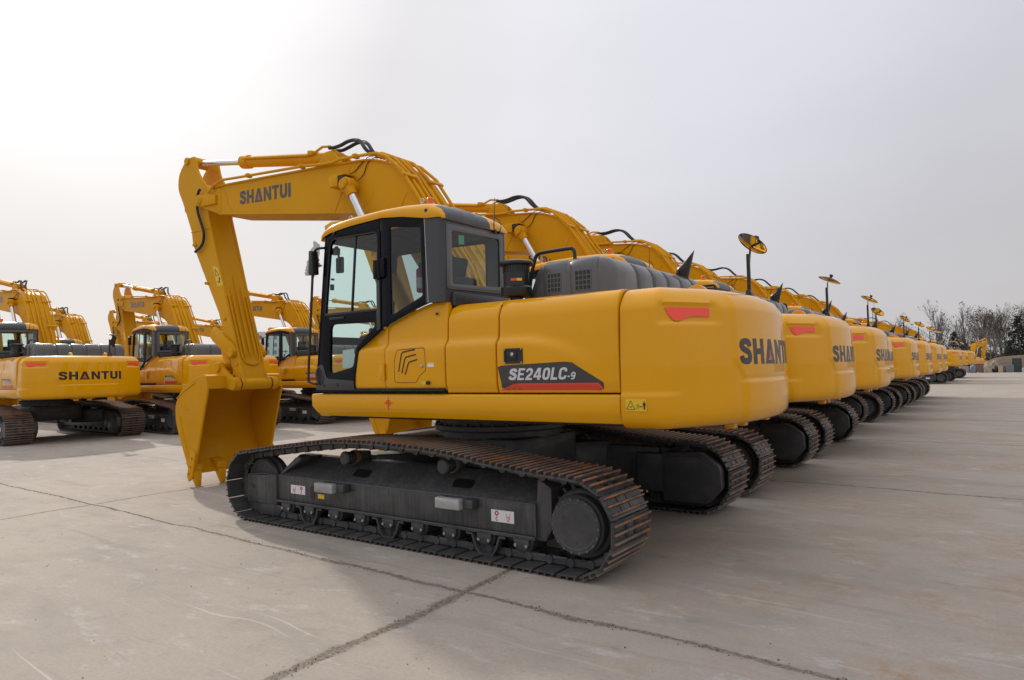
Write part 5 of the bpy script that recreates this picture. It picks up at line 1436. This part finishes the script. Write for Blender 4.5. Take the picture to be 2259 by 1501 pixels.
for i, (x, y, k, s, lb) in enumerate([(-.1, -104, 1, .92, 'biggest dark conifer, standing in the gap beyond the last tail of the long row'), (2.9, -106, 0, .80, 'dark conifer at the foot of the tall fan-shaped leafless tree'), (-1.0, -108, 0, .92, 'dark conifer above the distant tails, where the tree belt opens'), (-6.0, -103, 0, .80, 'dark conifer behind the blue grey box'), (-7.1, -105, 1, 1.22, 'tall dark conifer behind the dark green container, at the edge of the photo'), (4.6, -108, 1, .70, 'dark conifer behind the mirrors of the last long-row machines'), (-2.0, -109, 1, .7, 'dark conifer framed by the distant bent arm')]):
    plant(CON[k], x, y, s, i * 1.7, lb, 'dark conifers beyond the yard')
for i, (x, y, k, s, lb) in enumerate([(140, -120, 0, 1.1, 'first of the far leafless trees seen through the lower cab window'), (143, -125, 1, 1.2, 'second far leafless tree seen through the lower cab window'), (138, -129, 2, 1.1, 'far brown-leaved tree seen through the cab windows'), (150, -116, 1, 1.2, 'farthest leafless tree seen through the cab windows')]):
    plant(BARE[k], x, y, s, i, lb, 'far trees seen through the cab windows')
# tangled undergrowth at the foot of the trees
r = random.Random(21); mb = MB()
for i in range(2600):
    x = r.uniform(-10, 5.5); y = r.uniform(-126, -112); h = r.uniform(.8, 3.4) * (1 if x < 0 else .75)
    d = Vector((r.gauss(0, .35), r.gauss(0, .35), 1)).normalized()
    p = Vector((x, y, 0)); mb.tube([p, p + d * h * .5 + Vector((r.gauss(0, .1), 0, 0)), p + d * h], [.035, .022, .008], 3)
    for k in range(2):
        q_ = p + d * h * r.uniform(.3, .9); e = Vector((r.gauss(0, 1), r.gauss(0, 1), r.uniform(.2, 1))).normalized() * r.uniform(.4, .9); mb.tube([q_, q_ + e], [.016, .006], 3)
    for k in range(3):
        q_ = p + d * h * r.uniform(.1, 1) + Vector((r.gauss(0, .3), r.gauss(0, .3), 0)); a = Vector((r.gauss(0, 1), r.gauss(0, 1), r.gauss(0, 1))).normalized() * .14; b_ = a.orthogonal().normalized() * .10
        mb.raw([q_ - a, q_ + b_, q_ + a, q_ - b_], [(0, 1, 2, 3)], 1)
tag(mb.build('undergrowth', [BARK, paint('undergrowth_leaves', (.075, .068, .05), .9, 0, .35, peel=0)], None, smooth=False), 'brown tangled undergrowth at the foot of the tree belt', kind='stuff')
# low tan wall with a heap of rubble
m, n, b = mat('tan_render')
t = noise(n, 1.2, 6); c = mixcol(n, maprange(n, t.outputs[0], .3, .7, 0, 1), (.27, .21, .155), (.34, .275, .21)); n.links.new(c, b.inputs['Base Color']); b.inputs['Roughness'].default_value = .95; TAN = m
mb = MB(); mb.prism([(-3.6, 0), (-3.6, 1.2), (-4.4, 1.55), (-5.2, 1.70), (-7, 1.82), (-30, 1.9), (-30, 0)], 'XZ', -87.2, -86.8, .05); mb.box(-30, -3.7, -86.8, -86.74, .0, .35)
tag(mb.build('boundary_wall', TAN), 'low tan wall behind the stored crates and rubble', 'wall')
r = random.Random(3); mb = MB()
bm = bmesh.new(); bmesh.ops.create_icosphere(bm, subdivisions=4, radius=1)
from mathutils import noise as mnoise
for v in bm.verts:
    v.co *= 1 + .28 * mnoise.noise(v.co * 2.2) + .12 * mnoise.noise(v.co * 6)
mb.add_bm(bm, 0, lambda v: (-4.2 + v.x * 1.15, -85.6 + v.y * .8, max(-.02, v.z * 1.15)))
tag(mb.build('rubble_heap', TAN), 'grey tan heap of rubble piled before the low wall', 'rubble heap')
BRK = paint('red_brick', (.26, .155, .125), .9, 0, .15, peel=0); BRK2 = paint('pale_brick', (.40, .33, .29), .9, 0, .15, peel=0)
WOOD = paint('crate_wood', (.47, .37, .25), .8, 0, .15, peel=0); WOODD = paint('weathered_wood', (.24, .16, .11), .85, 0, .2, peel=0)
BLUG = paint('blue_grey_sheet', (.17, .21, .24), .6, 0, .1, peel=0); DGRN = paint('dark_green_sheet', (.030, .055, .045), .6, 0, .15, peel=0)
def bricks(x, y, w, h, label, mt):
    root = empty('brick_stack', (x, y, 0)); tag(root, label, 'brick stack')
    mb = MB()
    ny = int(h / .13); nx = int(w / .26)
    for j in range(ny):
        for i in range(nx):
            mb.box(-w / 2 + i * w / nx + .01, -w / 2 + (i + 1) * w / nx - .01, -.4, .4, .12 + j * (h - .12) / ny + .006, .12 + (j + 1) * (h - .12) / ny, .004, 1)
    mb.build('bricks', mt, root)
    k = MB(); k.box(-w / 2, w / 2, -.42, .42, .09, .115)
    for d in (-w / 2 + .06, 0, w / 2 - .06): k.box(d - .05, d + .05, -.42, .42, 0, .09)
    k.build('pallet', WOODD, root)
bricks(-1.55, -84, .95, .72, 'pallet of pale bricks beside the last dark tracks', BRK2)
bricks(-2.95, -84.3, .72, .86, 'pallet of reddish bricks between the grey bundle and the pale bin', BRK)
def bundle(x, y, w, h, label, mt, seed):
    bm = bmesh.new(); bmesh.ops.create_icosphere(bm, subdivisions=4, radius=1)
    for v in bm.verts:
        p = v.co.copy(); v.co *= 1 + .22 * mnoise.noise(p * 1.7 + Vector((seed, 0, 0))) + .10 * mnoise.noise(p * 5 + Vector((0, seed, 0)))
        v.co.z = max(v.co.z, -.6)
    mb = MB(); mb.add_bm(bm, 0, lambda v: (x + v.x * w / 2, y + v.y * .4, (v.z + .6) * h / 1.6))
    tag(mb.build('sheeted_bundle', mt), label, 'bundle')
bundle(-2.38, -83.6, .62, .95, 'grey sheeted bundle between two pallets of bricks', BLUG, 1.3)
bundle(-4.42, -83.8, .56, .70, 'black sheeted bundle beside the pale wooden crate', paint('black_sheet', (.02, .022, .022), .6, 0, .2, peel=0), 4.1)
def crate(x, y, w, d, h, label, mt, nm='wooden_crate', cat='crate', lid=None):
    root = empty(nm, (x, y, 0)); tag(root, label, cat)
    mb = MB(); nb = max(3, int(h / .16))
    for j in range(nb):
        for s in (-1, 1):
            mb.box(-w / 2, w / 2, s * d / 2 - .012, s * d / 2 + .012, j * h / nb + .008, (j + 1) * h / nb - .006, .004, 1)
            mb.box(s * (w / 2 - .0) - .012, s * w / 2 + .012, -d / 2 + .014, d / 2 - .014, j * h / nb + .008, (j + 1) * h / nb - .006, .004, 1)
    for sx in (-1, 1):
        for sy in (-1, 1): mb.box(sx * w / 2 - .05, sx * w / 2 + .05, sy * (d / 2 + .02) - .01, sy * (d / 2 + .02) + .01, 0, h, .004, 1)
    mb.build('slatted_side', mt, root)
    k = MB(); k.box(-w / 2 - .02, w / 2 + .02, -d / 2 - .02, d / 2 + .02, h, h + .04, .008); k.build('lid', lid or mt, root)
crate(-3.58, -84.0, .34, .5, .62, 'narrow pale bin beside the small cream crate', paint('pale_sheet', (.42, .41, .38), .7, 0, .1, peel=0), 'storage_bin', 'bin')
crate(-3.88, -83.7, .22, .5, .42, 'small cream crate before the heap of rubble', WOOD)
crate(-4.84, -83.6, .32, .8, .62, 'pale wooden crate beside the black bundle', WOOD)
crate(-5.22, -84.1, .36, .9, .66, 'tan weathered crate between the pale crate and the blue grey box', WOODD)
crate(-5.65, -83.9, .58, .8, .78, 'blue grey box beside the dark green container', BLUG, 'storage_box', 'box')
crate(-6.28, -84.0, .72, .9, 1.45, 'tall dark green container before the tan wall', DGRN, 'storage_container', 'container')
crate(-6.95, -83.8, .5, .9, .42, 'low white box beside the dark green container', paint('white_box_sheet', (.55, .54, .52), .7, 0, .1, peel=0), 'storage_box', 'box')
# lattice mast over the long row
root = MB()
for a in range(3):
    an = a * 2.094; root.tube([(13.9 + .42 * math.cos(an), -140 + .42 * math.sin(an), 0), (13.9 + .30 * math.cos(an), -140 + .30 * math.sin(an), 11.2)], .05, 5)
for i in range(18):
    z = i * .62
    for a in range(3):
        p = [(13.9 + (.42 - .0107 * zz) * math.cos(aa * 2.094), -140 + (.42 - .0107 * zz) * math.sin(aa * 2.094), zz) for aa, zz in ((a, z), (a + 1, z + .62))]
        root.tube(p, .028, 4)
root.tube([(13.9, -140, 11.0), (13.9, -140, 12.6)], .03, 5)
tag(root.build('lattice_mast', paint('mast_steel', (.16, .17, .18), .6, 0, .05, peel=0)), 'thin lattice mast rising behind the tall mirror of the third machine', 'mast')
# pale apartment blocks far off on the left
WALLB = paint('pale_block_wall', (.62, .62, .63), .9, 0, .03, peel=0); WIN = paint('far_window', (.20, .22, .25), .4, 0, .1, peel=0)
def block(x, y, w, d, h, floors, label):
    root = empty('apartment_block', (x, y, 0), R_(-18)); tag(root, label, 'building', 'pale apartment blocks far beyond the second row')
    mb = MB(); mb.box(-d / 2, d / 2, -w / 2, w / 2, 0, h)
    mb.box(-d / 2, d / 2, -w / 2 + 1, w / 2 - 1, h, h + .5); mb.build('wall', WALLB, root)
    k = MB()
    n = int(w / 2.6)
    for f in range(floors):
        for i in range(n):
            yy = -w / 2 + (i + .5) * w / n; z = 1.0 + f * (h - .6) / floors
            k.box(-d / 2 - .03, -d / 2 + .05, yy - .6, yy + .6, z, z + 1.5)
        for i in range(4):
            xx = -d / 2 + (i + .5) * d / 4; z = 1.0 + f * (h - .6) / floors
            k.box(xx - .6, xx + .6, w / 2 - .05, w / 2 + .03, z, z + 1.5)
    k.build('window', WIN, root)
block(222, -150.0, 8.5, 12, 17.2, 6, 'pale tower block with dark window rows behind a second-row cab roof')
block(228, -145.2, 7, 12, 12.4, 4, 'lower pale block adjoining the tower block, beside the near bucket arm')
